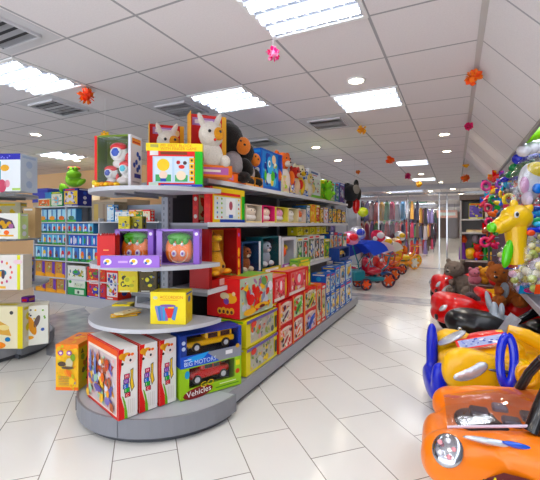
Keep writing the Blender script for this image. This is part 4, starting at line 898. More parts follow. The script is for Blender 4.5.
m = MB('matte'); m.tube([(0, 0, -.1), (0, .02, -.5)], .002, 'CCCCCC', 5); m.build('string', t)

# ------------------------------------------------------------------ left unit
lz = lambda px, z, zz: on(px, z, zz)
def art_ship(F, r):
    F.R(0, 0, 1, 1, 'DCEAF2', 1); F.R(0, .84, 1, 1, '2A2AA8', 4); F.R(.5, .0, 1, .84, 'EEF3F6', 2); F.R(0, .3, .52, .8, '2AA0B8', 2.5)
    F.E(.2, .45, .06, .05, 'F2703A', 4); F.E(.62, .62, .05, .035, 'F2B83A', 4); F.E(.55, .14, .05, .07, 'C8506A', 4); F.E(.68, .2, .03, .04, 'E8A0B0', 4); F.R(.8, .02, 1, .08, 'B8D87A', 4)
    for k in range(12): F.E(r.uniform(.03, .97), r.uniform(.87, .97), .008, .008, '8A8AE8', 5)
toy_box('boxed_playset', 'white toy box with dark blue starry top at the left edge', 'boxed toy', on(0, 4.0, 1.85), cam_yaw(-4), .46, .26, .40, 'DCE4F0', ['C8D0E8', 'E8EEF4', 'B8C8E0'], 201, art=art_ship, right='D8E0EC')
def art_book(F, r):
    F.R(0, 0, 1, 1, 'F2F2EC', 1); F.R(0, 0, .16, 1, 'E8505A', 2); F.R(.93, 0, 1, 1, 'C8E08A', 2)
    F.poly([(F.w * .35, F.h * .85), (F.w * .75, F.h * .72), (F.w * .85, F.h * .42), (F.w * .42, F.h * .38), (F.w * .28, F.h * .5)], '4A4450', 3)
    for x, y in ((.45, .62), (.66, .58), (.52, .5), (.72, .5)): F.E(x, y, .028, .028, r.choice(('C87A3A', 'A86AA0', '6A9A5A', 'D8A83A')), 4)
    F.E(.58, .25, .03, .025, 'F2762A', 4); F.E(.35, .28, .012, .02, '9AC03A', 4); F.R(.35, .1, .8, .16, 'F2B84A', 4)
toy_box('boxed_activity_set', 'white box with tilted dark picture on the second shelf of the left unit', 'boxed toy', on(4, 4.0, 1.34), cam_yaw(-3), .36, .12, .275, 'F2F2EC', ['D8E89A', 'F2F2F2'], 202, art=art_book, right='D8E8A8')
def art_clock(F, r):
    F.R(0, 0, 1, 1, 'F4F0EA', 1)
    for k in range(12): a = k * .5236; F.E(.45 + .26 * math.cos(a), .5 + .3 * math.sin(a), .012, .016, r.choice(('E8706A', 'F2A04A', 'C85A8A')), 3)
    F.E(.45, .48, .05, .035, '3A8AA8', 3); F.E(.42, .45, .035, .03, 'F2C82A', 4); F.E(.48, .44, .02, .05, '5A4A5A', 4.5); F.R(.85, 0, .93, 1, 'E8E83A', 4); F.R(.2, .03, .55, .1, 'F2C060', 4); F.E(.87, .8, .05, .025, 'F4D8E0', 5)
toy_box('boxed_clock_toy', 'white box with ring of numbers on the third shelf of the left unit', 'boxed toy', on(4, 4.0, .80), cam_yaw(-3), .42, .14, .37, 'F4EEE4', ['F2E8D8'], 203, art=art_clock, right='EFE6D8')
def art_cream(F, r):
    F.R(0, 0, 1, 1, 'F4F4EA', 1); F.R(0, 0, .12, 1, 'D8E88A', 2); F.E(.42, .5, .035, .11, 'E8A02A', 3, rot=.3); F.E(.6, .6, .025, .07, '6A5A5A', 3, rot=-.3); F.E(.35, .2, .04, .02, 'F2B03A', 3); F.E(.8, .38, .018, .018, '3A5AA8', 3)
    for k in range(8): F.E(r.uniform(.25, .9), r.uniform(.65, .92), .01, .01, r.choice(('7AB04A', '4A4A5A', 'E8C84A')), 3)
toy_box('boxed_wooden_toy', 'cream box with orange figure standing on the base of the left unit', 'boxed toy', on(34, 4.12, .17), cam_yaw(28), .27, .24, .43, 'E8DCC4', ['E4D8C2', 'EADFCC'], 204, art=art_cream, left='DCCFB8', top='F0EAD8')
def art_yel(F, r):
    F.R(0, 0, 1, 1, 'F0E8C8', 1); F.R(.86, 0, 1, 1, 'E8D83A', 2); F.poly([(F.w * .2, F.h * .75), (F.w * .6, F.h * .55), (F.w * .7, F.h * .3), (F.w * .3, F.h * .35)], 'E0B060', 3); F.E(.3, .08, .1, .04, 'F2921C', 3); F.E(.6, .22, .03, .025, '2A7AB0', 4); F.E(.5, .5, .06, .03, 'F2E0A0', 4); F.E(.7, .85, .02, .02, '4A4A4A', 3)
toy_box('boxed_wooden_toy', 'white and yellow box left of the cream box, on the base', 'boxed toy', on(4, 4.0, .17), cam_yaw(0), .40, .2, .45, 'F0E8C8', ['E8D83A', 'F2F2E8'], 205, art=art_yel)
for k, (px, z, zz, w, h, c, lb) in enumerate(((25, 4.35, .17, .08, .48, '7A2AA8', 'thin purple box between the two boxes on the left unit base'), (8, 4.5, 1.34, .3, .42, 'D8D0B0', 'figures box behind the tilted picture box'), (29, 4.3, 1.34, .14, .35, 'D8B88A', 'plain brown carton at the right end of the second left shelf'), (20, 4.5, .8, .2, .3, '8A8AC0', 'pale violet box behind the clock box'))):
    toy_box('small_toy_box', lb, 'boxed toy', on(px, z, zz), cam_yaw(0), w, .12, h, c, ['E8C82A', '3A3A5A', 'C87A5A'] if k != 2 else ['D8B88A'], 210 + k, n=8, bg=c, header=c)

# ------------------------------------------------------------------ rack in front of the back wall
BY = 4.65
def Xof(px, Y=BY):
    a = (px - 270) / 375; z = Y / (a * SN + CS); return a * z * CS - z * SN
t = thing('pack_rack', 'long white wall rack full of small blue packs in front of the beige wall', 'display shelves', (0, BY, 0))
x0, x1 = -7.58, -4.3
m = MB('powder'); m.box(x0, 0, 0, x1, .5, .17, 'B8BAC2'); m.build('base_deck', t)
m = MB('powder'); m.box(x0, .47, .17, x1, .5, 1.85, 'A8B4C4'); m.build('back_panel', t)
for z in (.47, .80, 1.10, 1.325, 1.54, 1.84):
    m = MB('powder'); m.box(x0, .0, z - .02, x1 if z != 1.84 else Xof(78), .47, z, 'D4D8DE'); m.build('shelf', t)
for x in (x0, -6.6, -5.7, -4.8): m = MB('powder'); m.box(x - .012, .0, .17, x + .012, .47, 1.85 if x < -6 else 1.6, 'C8CCD4'); m.build('upright', t)
rr = random.Random(77)
def art_pack(style):
    def f(F, r):
        if style == 'blue':
            F.R(0, 0, 1, 1, r.choice(('4A90D8', '6ABCE4', '3A78C8')), 1); F.R(.05, .05, .34, .95, 'C4EAF8', 2); F.R(0, 0, 1, .2, r.choice(('3AA04A', '5AB84A', '2A8A5A')), 2); F.E(.55, .5, F.w * .25, F.h * .24, r.choice(('C83A4A', 'E8C82A', 'E8762A', '7A4A3A', '3A4A8A', 'E8E0E8')), 3); F.E(.6, .35, F.w * .2, F.h * .12, r.choice(('D8A83A', '5A3A2A', 'C8E0F0')), 4)
        elif style == 'navy':
            F.R(0, 0, 1, 1, '2F52C0', 1); F.R(.1, .1, .42, .9, r.choice(('D8E4F4', '4AB0D8', '3AA05A')), 2); F.E(.68, .45, F.w * .2, F.h * .3, r.choice(('C83A3A', 'D8D8E8', '2A8A4A', '6A3AA0', 'E8E0F0')), 3)
        elif style == 'glass':
            F.R(0, 0, 1, 1, '5A8CC0', 1); F.R(.06, .2, .42, .95, 'CDEEF8', 2); F.R(.58, .25, .94, .95, 'A4DAF0', 2); F.R(0, 0, 1, .16, '4AB04A', 3); F.E(.5, .3, F.w * .32, F.h * .16, r.choice(('D8702A', 'E8A02A', '8A4A7A', '4A7A5A')), 4)
        else:
            F.R(0, 0, 1, 1, 'E8A02A', 1); F.R(.7, .2, 1, 1, '6A3AA8', 2); F.picture(.05, .3, .72, .95, 'B8905A', ['E8C04A', 'A85A3A', 'D8C8A8', 'C8702A', '8AB04A'], 9, r, 2); F.R(0, 0, .9, .25, 'F2B02A', 9)
    return f
rows = [(1.54, .25, 37, 75, 4, 'glass', 'large clear fronted pack', 'top shelf of the wall rack'), (1.325, .185, 36, 92, 11, 'blue', 'small blue pack', 'second shelf of the wall rack'),
        (1.10, .195, 36, 66, 6, 'blue', 'small green based pack', 'left half of the third wall rack shelf'), (1.10, .195, 67, 104, 8, 'navy', 'navy pack', 'right half of the third wall rack shelf'),
        (.80, .26, 34, 98, 10, 'blue', 'tall blue pack', 'fourth shelf of the wall rack'), (.47, .29, 34, 64, 3, 'orange', 'orange and purple box', 'fifth shelf of the wall rack'), (.17, .26, 34, 66, 3, 'orange', 'orange and purple box', 'wall rack base')]
for z, h, a, b2, n, st, nm, where in rows:
    xa, xb = Xof(a), Xof(b2); s_ = (xb - xa) / n
    for k in range(n):
        q = random.Random(k * 7 + int(z * 100)); w = s_ * .93
        mb, F, Lf, Rf, T = carton(w, .12, h, '4A8AC8' if st != 'orange' else 'E8A02A'); art_pack(st)(F, q)
        tag(mb.build('toy_pack', None, (xa + s_ * (k + .5), BY + .03, z)), '%s, %s on the %s' % (nm, ORD[k], where), 'toy pack', 'toy packs on the ' + where)
def art_gw(F, r):
    F.R(0, 0, 1, 1, '2A9A5A', 1); F.R(.04, .5, .96, .98, 'EEF4EC', 2); F.picture(.35, .52, .9, .8, 'D8E4D0', ['5A7A9A', 'A8A84A', '3A3A4A', 'C8B04A'], 7, r, 3); F.E(.15, .85, .04, .03, '3AB04A', 4); F.R(.4, .08, .9, .38, 'D8E8D8', 3); F.E(.6, .22, .03, .03, '3A4A4A', 4)
def rackbox(name, lb, pxa, pxb, z, h, c, cs, seed, art=None, **k):
    xa, xb = Xof(pxa), Xof(pxb); return toy_box(name, lb, 'boxed toy', ((xa + xb) / 2, BY + .02, z), 0, (xb - xa) * .97, .3, h, c, cs, seed, art=art, **k)
rackbox('boxed_farm_set', 'green and white box on the rack base', 66.5, 85, .17, .29, '2A9A5A', ['D8E8D8'], 301, art_gw)
rackbox('boxed_farm_set', 'white picture box above the green and white box', 66.5, 85, .47, .25, 'E8ECE8', ['5A7A9A', 'A8A84A', '3AB04A', 'C8B04A'], 302, bg='EEF2EC')
rackbox('boxed_race_track', 'large red and blue box right of the green and white box on the rack', 86, 105, .17, .28, 'C8322A', ['C83A6A', '3A2A7A', 'E8702A', 'D8D8E8', '1A3AB0', 'E8C84A'], 303, footer='1F3AB8', bg='C83A4A')
rackbox('boxed_race_track', 'red and purple box over the red and blue box on the rack', 86, 105, .47, .25, 'D8382A', ['8A2A6A', 'E8C83A', '4A8A3A', 'F2702A'], 304, bg='D84A3A')
rackbox('boxed_art_set', 'red and white box at the right end of the rack', 105.5, 117, .17, .55, 'E0442A', ['F2F0F4', '3A4AA0', 'E8C82A', '6AA04A'], 305, bg='F0E8F0', n=18)
rackbox('boxed_art_set', 'dark box with black top above the orange boxes on the rack', 66, 74, .80, .0 + .27, '202028', ['3A3A4A'], 306, bg='202028') if False else None
for k, (a, b2, h, c, cs, lb) in enumerate(((37, 49, .16, 'C8D8A8', ['E8702A', '3A8A5A', 'E8E0C8'], 'pale green box, left on top of the wall rack'), (50, 61.5, .28, '3AA05A', ['E8E8D8', 'D8A080', '7AC0D8'], 'green box on top of the wall rack under the frog'), (62.5, 77, .33, '1F2A8A', ['E8C84A', '3A5AC8', 'D8D8E8'], 'navy and yellow box on top of the wall rack'))):
    rackbox('small_toy_box', lb, a, b2, 1.84, h, c, cs, 310 + k, bg=cs[0])
def crate(lb, px, py, z, w, h, c):
    t = thing('plastic_crate', lb, 'crate', pxz(px, py, z), 0); m = MB('plastic'); d = w * .6
    m.box(-w / 2, 0, 0, w / 2, d, .01, c); m.box(-w / 2, 0, 0, w / 2, .01, h, c); m.box(-w / 2, d - .01, 0, w / 2, d, h, c); m.box(-w / 2, 0, 0, -w / 2 + .01, d, h, c); m.box(w / 2 - .01, 0, 0, w / 2, d, h, c); m.build('bin', t)
    m = MB('plastic')
    m.tube([(-w / 2, 0, h), (w / 2, 0, h), (w / 2, d, h), (-w / 2, d, h), (-w / 2, 0, h)], .012, c, 6); m.build('rim', t)
x, y, z = pxz(34, 190, 7.35); 
m = MB('powder'); m.box(-8.5, 5.2, 0, -5.6, 5.8, 1.98, 'C8B49A'); tag(m.build('storage_cabinet'), 'tall beige cabinet between wall rack and beige wall', 'cabinet')
def crate2(lb, X, Y, Z, w, h, c):
    global pxz; o = pxz; 
    t = thing('plastic_crate', lb, 'crate', (X, Y, Z), 0); m = MB('plastic'); d = .4
    for q in ((-w / 2, 0, 0, w / 2, d, .01), (-w / 2, 0, 0, w / 2, .01, h), (-w / 2, d - .01, 0, w / 2, d, h), (-w / 2, 0, 0, -w / 2 + .01, d, h), (w / 2 - .01, 0, 0, w / 2, d, h)): m.box(*q, c)
    m.build('bin', t); m = MB('plastic'); m.tube([(-w / 2, 0, h), (w / 2, 0, h), (w / 2, d, h), (-w / 2, d, h), (-w / 2, 0, h)], .015, c, 6); m.build('rim', t)
crate2('dark blue crate on the beige cabinet, upper left behind the rack', Xof(40, 5.25), 5.25, 1.98, .55, .30, '3A4AB8')
crate2('light blue crate on the beige cabinet beside the frog', Xof(53, 5.25), 5.22, 1.98, .45, .20, '2A8AC8')
toy_box('storage_carton', 'white carton standing behind the blue crates', 'carton', (Xof(56, 5.66), 5.66, 1.98), 0, .8, .13, .36, 'EDE6DC', ['E0D8CC'], 320, art=lambda F, r: F.R(.1, .2, .9, .8, 'E8E0D6', 1))
toy_box('storage_carton', 'cream carton at the right of the green frog', 'carton', (Xof(96, 5.3), 5.3, 1.98), 0, .22, .25, .36, 'E8DCC4', ['E0D8CC'], 321, art=lambda F, r: F.R(.1, .2, .9, .8, 'EFE4D0', 1))
t = thing('plush_frog', 'lime green frog toy sprawling on top of the wall rack', 'plush toy', (Xof(74, 4.8), 4.82, 2.17), 0); m = MB('plush'); G_ = '8CC81E'
for q in (((0, 0, .14), (.2, .12, .1)), ((.05, -.06, .27), (.15, .12, .09)), ((0, -.08, .37), (.05, .05, .05)), ((.12, -.08, .37), (.05, .05, .05)), ((-.24, -.05, .05), (.13, .05, .05), (0, 25, 0)), ((.25, -.05, .12), (.12, .05, .05), (0, -20, 0)), ((-.3, -.06, -.02 + .05), (.05, .05, .09)), ((-.2, 0, .2), (.05, .05, .1))): m.ell(q[0], q[1], G_, q[2] if len(q) > 2 else None)
m.build('plush_body', t)
for x in (0, .12): m = MB('gloss'); m.ell((x, -.125, .38), .02, '101010', seg=8, ring=6); m.build('eye', t)
m = MB('plush'); m.ell((-.02, .0, .40), (.15, .08, .04), 'E8622A'); m.ell((-.14, 0, .41), (.05, .05, .04), 'C83A1E'); m.build('orange_cap', t)
toy_box('storage_carton', 'grey brown carton under the round shelf, right on the wall rack', 'carton', (-5.72, BY + .1, 1.54), 0, .58, .3, .36, 'A89880', ['9A8A70'], 322, art=lambda F, r: (F.R(0, 0, 1, 1, '9A8E7E', 1), F.R(.1, .1, .3, .9, 'B8A060', 2), F.R(.5, .1, .6, .9, '8A7A6A', 2)))
for k, (px, c, c2) in enumerate(((109, '2A8AD0', 'D8ECF8'), (117, '4AA8D8', 'E8F0F4'), (124, '3A90C8', 'F0F4F8'), (131, 'E8502A', 'F2C83A'), (138, 'F2A83A', '3A8A3A'), (145, 'E83A2A', 'F2E8C8'))):
    toy_box('toy_pack', '%s pack of six under the top round shelf, seen through the unit' % ORD[k], 'toy pack', (Xof(px), BY + .03, 1.54), 0, .17, .1, (.30 if k == 0 else .2), c, [c2, 'E8E8E8'], 330 + k, 'packs seen under the top round shelf', n=6, bg=c2)

# ------------------------------------------------------------------ rack on the right and the wall of inflatables
t = thing('end_rack', 'grey shelf rack facing the camera at the end of the car row', 'display shelves', (.10, 8.15, 0))
m = MB('powder'); m.box(0, .42, 0, 1.25, .45, 2.0, '8A8886'); m.build('back_panel', t)
for x in (0, 1.23): m = MB('powder'); m.box(x - .015, 0, 0, x + .015, .44, 2.0, 'A8A6A4'); m.build('side_panel', t)
m = MB('powder'); m.box(-.02, -.02, 1.96, 1.27, .45, 2.06, '5A4E46'); m.build('header_board', t)
for z in (1.60, 1.34, .8): m = MB('powder'); m.box(.015, 0, z - .03, 1.215, .42, z, 'C2C0BE'); m.build('shelf', t)
for k, (x, w, h, c, cs, lb) in enumerate(((.26, .24, .30, 'C8C040', ['5A4A9A', '2A2A2A', 'E8D83A', '8A6AB0'], 'yellow and purple card on the upper shelf of the grey rack'), (.53, .24, .30, 'D8B8A0', ['E8D8C8', 'C85A4A', 'D8C0A8'], 'beige and red card on the upper shelf of the grey rack'), (.82, .22, .30, 'B82A3A', ['D83A3A', 'E8C83A', '3A2A4A'], 'crimson box on the upper shelf of the grey rack'), (1.05, .2, .28, 'E8A02A', ['D83A2A', '3A8A4A', 'E8E0D0'], 'amber box at the right of the grey rack'))):
    toy_box('carded_toy', lb, 'boxed toy', (.10 + x, 8.2, 1.60), 0, w, .1, h, c, cs, 400 + k, bg=cs[0], n=6)
for k, (x, w, h, c, lb) in enumerate(((.25, .3, .05, 'E8D8A8', 'low cream tray on the middle shelf of the grey rack'), (.62, .22, .2, '2A2A34', 'black box on the middle shelf of the grey rack'), (.92, .26, .22, 'C83A4A', 'red box on the middle shelf of the grey rack'))):
    toy_box('carded_toy', lb, 'boxed toy', (.10 + x, 8.2, 1.34), 0, w, .12, h, c, [c, 'E8E0D0', '4A4A5A'], 410 + k, n=4, bg=c)
pile = [(.18, 7.3, 'F26A1C', 'tower', 'orange haired troll toy at the left of the lowest rack shelf'), (.3, 7.45, 'F2C81C', 'ball', 'yellow round toy on the lowest rack shelf'), (.42, 7.3, 'E83A2A', 'blob', 'red soft toy on the lowest rack shelf'), (.52, 7.45, '3A5AC8', 'tower', 'blue upright toy on the lowest rack shelf'), (.62, 7.3, 'F2B81C', 'blob', 'amber soft toy in front on the lowest rack shelf'), (.70, 7.5, '8A4AB0', 'tower', 'purple tall toy on the lowest rack shelf'), (.80, 7.35, 'E86AA0', 'blob', 'pink soft toy on the lowest rack shelf'), (.90, 7.5, 'D8302A', 'ball', 'red ball at the right of the lowest rack shelf'), (.36, 7.6, 'E8E0E8', 'tower', 'white figure at the back of the lowest rack shelf'), (.98, 7.35, '5AB0D8', 'blob', 'light blue soft toy at the right of the lowest rack shelf')]
for k, (x, y, c, kind, lb) in enumerate(pile):
    r = random.Random(k); c2 = r.choice(BRIGHT); t = thing('toy_figure', lb, 'toy', (.13 + (x - .18) * 1.15, 8.3 + (y - 7.3) * .5, .80), cam_yaw(0), 'toys on the lowest shelf of the grey rack'); t.scale = (1.1, 1.1, 1.1); m = MB('plastic')
    if kind == 'tower': m.tube([(0, 0, 0), (0, 0, .2), (.02, 0, .34)], [.06, .05, .03], c2, 10); m.build('body', t); m = MB('plush'); m.ell((.02, 0, .36), (.06, .05, .08), c); m.build('head', t)
    elif kind == 'ball': m.ell((0, 0, .11), .11, c); m.build('body', t); m = MB('plastic'); m.ring((0, 0, .11), .108, .008, c2, 'y', 20, 6); m.build('stripe', t)
    else: m.ell((0, 0, .09), (.09, .07, .09), c); m.build('body', t); m = MB('plush'); m.ell((-.02, -.02, .22), (.07, .06, .065), c2); m.ell((-.07, 0, .28), .022, c2); m.ell((.04, 0, .28), .022, c2); m.build('head', t)
m = MB('plastic'); m.tube([(.36, 8.25, .805), (.52, 8.30, 1.25)], [.025, .014], '6A5AD8', 8); m.tube([(.34, 8.25, .93), (.46, 8.27, .90)], .016, 'E8C82A', 6)
tag(m.build('toy_sword'), 'violet toy sword leaning among the toys on the lowest rack shelf', 'toy')

t = thing('toy_rack', 'dark right hand rack behind the ride-on cars', 'display shelves', (.66, 3.2, 0))
m = MB('powder'); m.box(.0, 0, .74, 1.15, 4.4, .77, '6E6E74'); m.build('shelf', t)
m = MB('powder'); m.box(-.015, 0, .72, 0, 4.4, .78, 'B0B2B8'); m.build('shelf_edge', t)
m = MB('powder'); m.box(1.15, 0, 0, 1.17, 4.4, 2.2, '33343A'); m.build('back_panel', t)
for y in (.02, 1.45, 2.9, 4.38): m = MB('powder'); m.box(1.08, y - .02, 0, 1.15, y + .02, 2.2, '5A5A60'); m.build('upright', t)
for k, z in enumerate((1.28, 1.6, 1.95)): m = MB('chrome'); m.tube([(.45, .02, z), (.45, 4.38, z)], .012, 'B8BCC4', 6); m.build('hanging_rail', t)

# bags of play balls on the shelf
def ball_bag(lb, px, py, z, s_, cols, head):
    x, y, zz = pxz(px, py, z); t = thing('bag_of_balls', lb, 'bag of balls', (x, y, zz), cam_yaw(0), 'clear bags of play balls on the right hand shelf'); r = random.Random(px)
    for k in range(11):
        a = k * 2.4; q = .062 * s_ * math.sqrt(k); m = MB('plastic'); m.ell((q * math.cos(a) * .8, r.uniform(-.04, .04) * s_, .16 * s_ + q * math.sin(a) * .85), .045 * s_, r.choice(cols), seg=10, ring=7); m.build('play_ball', t)
    m = MB('bag'); m.ell((0, 0, .17 * s_), (.19 * s_, .11 * s_, .2 * s_), 'FFFFFF', seg=18, ring=12, e=.8); m.build('clear_bag', t)
    m = MB('print'); m.add([(-.14 * s_, -.118 * s_, .0), (.14 * s_, -.118 * s_, .0), (.13 * s_, -.13 * s_, .10 * s_), (-.13 * s_, -.13 * s_, .10 * s_), (-.14 * s_, -.108 * s_, .0), (.14 * s_, -.108 * s_, .0), (.13 * s_, -.12 * s_, .10 * s_), (-.13 * s_, -.12 * s_, .10 * s_)], [(0, 1, 2, 3), (7, 6, 5, 4), (0, 4, 5, 1), (3, 2, 6, 7)], head[0])
    Face(m, (-.14 * s_, -.1195 * s_, .0), (1, 0, 0), (0, -.12, 1), .28 * s_, .1 * s_).E(.5, .45, .09 * s_, .035 * s_, head[1], 2); m.build('header_card', t)
pale = ['F2DC70', 'F4E8A8', 'E8B8D0', 'F4ECD8', 'D0DC80', 'C8B0E0']
ball_bag('clear bag of pale balls with blue and red card, leftmost on shelf', 508, 268, 4.7, .75, pale, ('1F3AD0', 'E8402A'))
ball_bag('clear bag of balls with red card behind the leftmost bag', 517, 262, 4.9, .8, pale, ('E8452A', '2A3AC8'))
ball_bag('clear bag of balls with turquoise and pink card in the middle', 524, 292, 3.9, .85, pale, ('1F9AD0', 'F03A8A'))
ball_bag('clear bag of balls with orange and blue card at the right edge', 540, 292, 3.6, .9, pale, ('F2602A', '1F3AD0'))
ball_bag('clear bag of balls resting on top of the others, nearest', 534, 268, 3.9, .8, pale, ('D8C8D8', 'C8A8D8'))
ball_bag('clear bag of balls, highest in the heap', 532, 250, 4.3, .7, pale, ('B8B0C8', 'E8E0E8'))

# hanging inflatables and packed toys
def hang(name, lb, cat, px, py, z, build, group='inflatable and packed toys hanging on the right hand wall'):
    x, y, zz = pxz(px, py, z); t = thing(name, lb, cat, (x, y, zz), cam_yaw(0), group); build(t)
def wavy(c1, c2, w, h):
    def f(t):
        m = MB('gloss')
        for k in range(4): m.ell((-w * .36 + w * .24 * k, 0, h * .12 * (k - 1.5) + .01 * (k % 2)), (w * .2, .07, h * .42), c1, (0, -25, 0), 12, 8)
        m.build('inflated_body', t)
        m = MB('gloss'); m.ell((w * .3, -.05, h * .1), (w * .12, .04, h * .16), c2); m.build('printed_patch', t)
    return f
hang('swim_ring', 'lime green inflatable at the right edge under the sloping panel', 'inflatable', 538, 134, 3.75, wavy('9AE01E', 'D8F03A', .3, .16))
hang('swim_ring', 'white inflatable just below the lime green one', 'inflatable', 536, 148, 3.8, wavy('E8E8F0', 'C8C8E0', .34, .15))
hang('swim_ring', 'royal blue inflatable hanging below the white one', 'inflatable', 525, 157, 4.2, wavy('1F2AB8', '3A4AE0', .24, .14))
hang('swim_ring', 'dark green inflatable, upper of two', 'inflatable', 522, 166, 4.3, wavy('178A4A', '2AB06A', .26, .12))
hang('swim_ring', 'dark green inflatable, lower of two', 'inflatable', 517, 173, 4.5, wavy('1A7A4A', '28A060', .24, .11))
hang('swim_ring', 'blue inflatable ring below the dark green ones', 'inflatable', 513, 178, 4.7, wavy('1A22B0', '3A4AE0', .28, .09))
def bagtoy(t):
    m = MB('bag'); m.ell((0, 0, 0), (.2, .12, .36), 'FFFFFF', (0, 28, 0), 20, 14, .8); m.build('clear_bag', t)
    for c, p, r_ in (('F7DC1E', (.03, -.04, .10), (.12, .07, .09)), ('F2F2F6', (-.02, -.02, -.02), (.13, .07, .2)), ('1F7AD8', (-.0, -.10, -.10), (.055, .03, .055)), ('F0B8E0', (-.11, -.06, -.06), (.045, .04, .09)), ('2A6AC8', (.10, -.05, .26), (.05, .04, .05)), ('E8D8E8', (-.08, -.06, -.2), (.06, .05, .08)), ('D84A6A', (.13, -.03, -.15), (.07, .05, .07))):
        m = MB('gloss'); m.ell(p, r_, c); m.build('packed_inflatable', t)
hang('packed_inflatable_toy', 'big clear bag with yellow, blue and pink inflatable at the right edge', 'inflatable', 531, 180, 4.0, bagtoy)
def sticks(t):
    for k in range(7):
        m = MB('plastic'); x = -.18 + .07 * k
        for j in range(5): m.tube([(x + .012 * j, -.02 * 0, .025 * j), (x + .012 * (j + 1), 0, .025 * (j + 1))], .009, ('E83A3A', 'F2E8E8')[j % 2], 6)
        m.build('striped_stick', t)
    m = MB('print'); m.box(-.24, .012, -.03, .3, .018, .02, 'E8506A'); m.build('backing_card', t)
hang('striped_stick_set', 'row of red and white striped sticks above the giraffe', 'toy', 525, 206, 4.3, sticks)
def gun(c1, c2):
    def f(t):
        m = MB('gloss'); m.tube([(-.16, 0, 0), (.06, 0, .0)], [.02, .03], c1, 10); m.ell((.1, 0, .01), (.09, .04, .045), c1); m.build('barrel', t)
        m = MB('gloss'); m.ell((.05, 0, .06), (.06, .04, .03), c2); m.build('water_tank', t)
        m = MB('gloss'); m.tube([(.12, 0, 0), (.14, 0, -.09)], .022, c2, 8); m.build('grip', t)
    return f
hang('water_pistol', 'green and blue water pistol beside the giraffe', 'toy', 526, 222, 4.0, gun('1FA06A', '1F5AD0'))
hang('water_pistol', 'blue water pistol under the green one', 'toy', 534, 230, 3.9, gun('1A3AC8', '2AB0D8'))
hang('water_pistol', 'turquoise water pistol under the striped sticks', 'toy', 532, 214, 4.1, gun('2A9AD8', '1A4AB0'))
hr = random.Random(31)
small = [(486, 186, 'E85AA0'), (491, 179, 'F2702A'), (497, 177, 'D83A3A'), (500, 184, '8A4AB0'), (503, 176, '2A2A30'), (506, 186, '2AA0B8'), (510, 183, '1A8AB0'), (494, 191, 'F2C82A'), (499, 194, '4A4A54'), (504, 194, 'E8B82A'), (508, 192, '5A5A5A'), (488, 197, 'D82A4A'), (493, 200, '3A9A4A'), (498, 203, 'E8C82A'), (503, 202, '1F5AC8'), (509, 200, 'E8D03A'), (514, 190, '6A6A70'), (519, 188, '8A8A90'), (488, 208, 'C83A5A'), (492, 214, 'E8702A'), (484, 203, 'B83A4A'), (489, 222, 'D83A6A'), (487, 230, '9A5A3A'), (491, 238, 'D8304A'), (485, 242, 'E84A7A'), (494, 246, 'C82A5A'), (499, 212, '3A4A5A')]
where = lambda i: 'on the right hand wall'
colname = {'E85AA0': 'pink', 'F2702A': 'orange', 'D83A3A': 'red', '8A4AB0': 'violet', '2A2A30': 'black', '2AA0B8': 'turquoise', '1A8AB0': 'teal blue', 'F2C82A': 'yellow', '4A4A54': 'charcoal', 'E8B82A': 'amber', '5A5A5A': 'grey', 'D82A4A': 'crimson', '3A9A4A': 'green', 'E8C82A': 'golden', '1F5AC8': 'blue', 'E8D03A': 'lemon', '6A6A70': 'slate grey', '8A8A90': 'light grey', 'C83A5A': 'raspberry', 'E8702A': 'tangerine', 'B83A4A': 'dark red', 'D83A6A': 'rose', '9A5A3A': 'brown', 'D8304A': 'scarlet', 'E84A7A': 'hot pink', 'C82A5A': 'magenta', '3A4A5A': 'steel blue'}
for k, (px, py, c) in enumerate(small):
    z = 6.6 - (px - 484) * .055 if py < 206 else 5.93
    def bld(t, k=k, c=c):
        r = random.Random(k); m = MB('gloss'); s_ = r.uniform(.8, 1.2) * .075
        if k % 3 == 0: m.ring((0, 0, 0), s_, s_ * .4, c, 'y', 16, 8)
        elif k % 3 == 1: m.ell((0, 0, 0), (s_ * 1.3, s_ * .6, s_ * .7), c, (0, r.uniform(-40, 40), 0)); m.ell((s_, 0, s_ * .6), s_ * .5, c)
        else: m.tube([(-s_, 0, -s_), (0, 0, 0), (s_, 0, s_ * .8)], [s_ * .4, s_ * .6, s_ * .3], c, 9)
        m.build('body', t); m = MB('print'); m.box(-s_ * .7, s_ * .6, s_ * .2, s_ * .7, s_ * .62, s_ * 1.6, r.choice(BRIGHT)); Face(m, (-s_ * .7, s_ * .6, s_ * .2), (1, 0, 0), (0, 0, 1), s_ * 1.4, s_ * 1.4).E(.5, .8, s_ * .4, s_ * .2, r.choice(BRIGHT), 1); m.build('header_card', t); t.scale = (.8, .8, .8)
    hang('hanging_toy', 'small %s toy hanging %s' % (colname[c], ('above the giraffe' if py < 200 else 'left of the giraffe')), 'toy', px, py, z, bld, 'small toys hanging left of the giraffe')
t = thing('price_rail_board', 'dark pegboard behind the small hanging toys', 'pegboard', (.78, 7.62, 0)); m = MB('matte'); m.box(-.2, 0, .76, .4, .03, 2.2, '5A4650'); m.build('board', t)
t = thing('toy_stand', 'thin dark display stand hung with small toys left of the giraffe', 'display stand', (*at(489, 5.95), 0), cam_yaw(0))
m = MB('powder'); m.tube([(0, 0, .02), (0, 0, 1.85)], .018, '4A4648', 8); m.build('pole', t)
m = MB('powder'); m.tube([(0, 0, 0), (0, 0, .02)], .16, '3A3638', 20); m.build('base', t)
for k in range(6): m = MB('chrome'); m.tube([(-.15, .0, 1.0 + .14 * k), (.15, 0, 1.0 + .14 * k)], .008, '8A8A90', 6); m.build('hook', t)
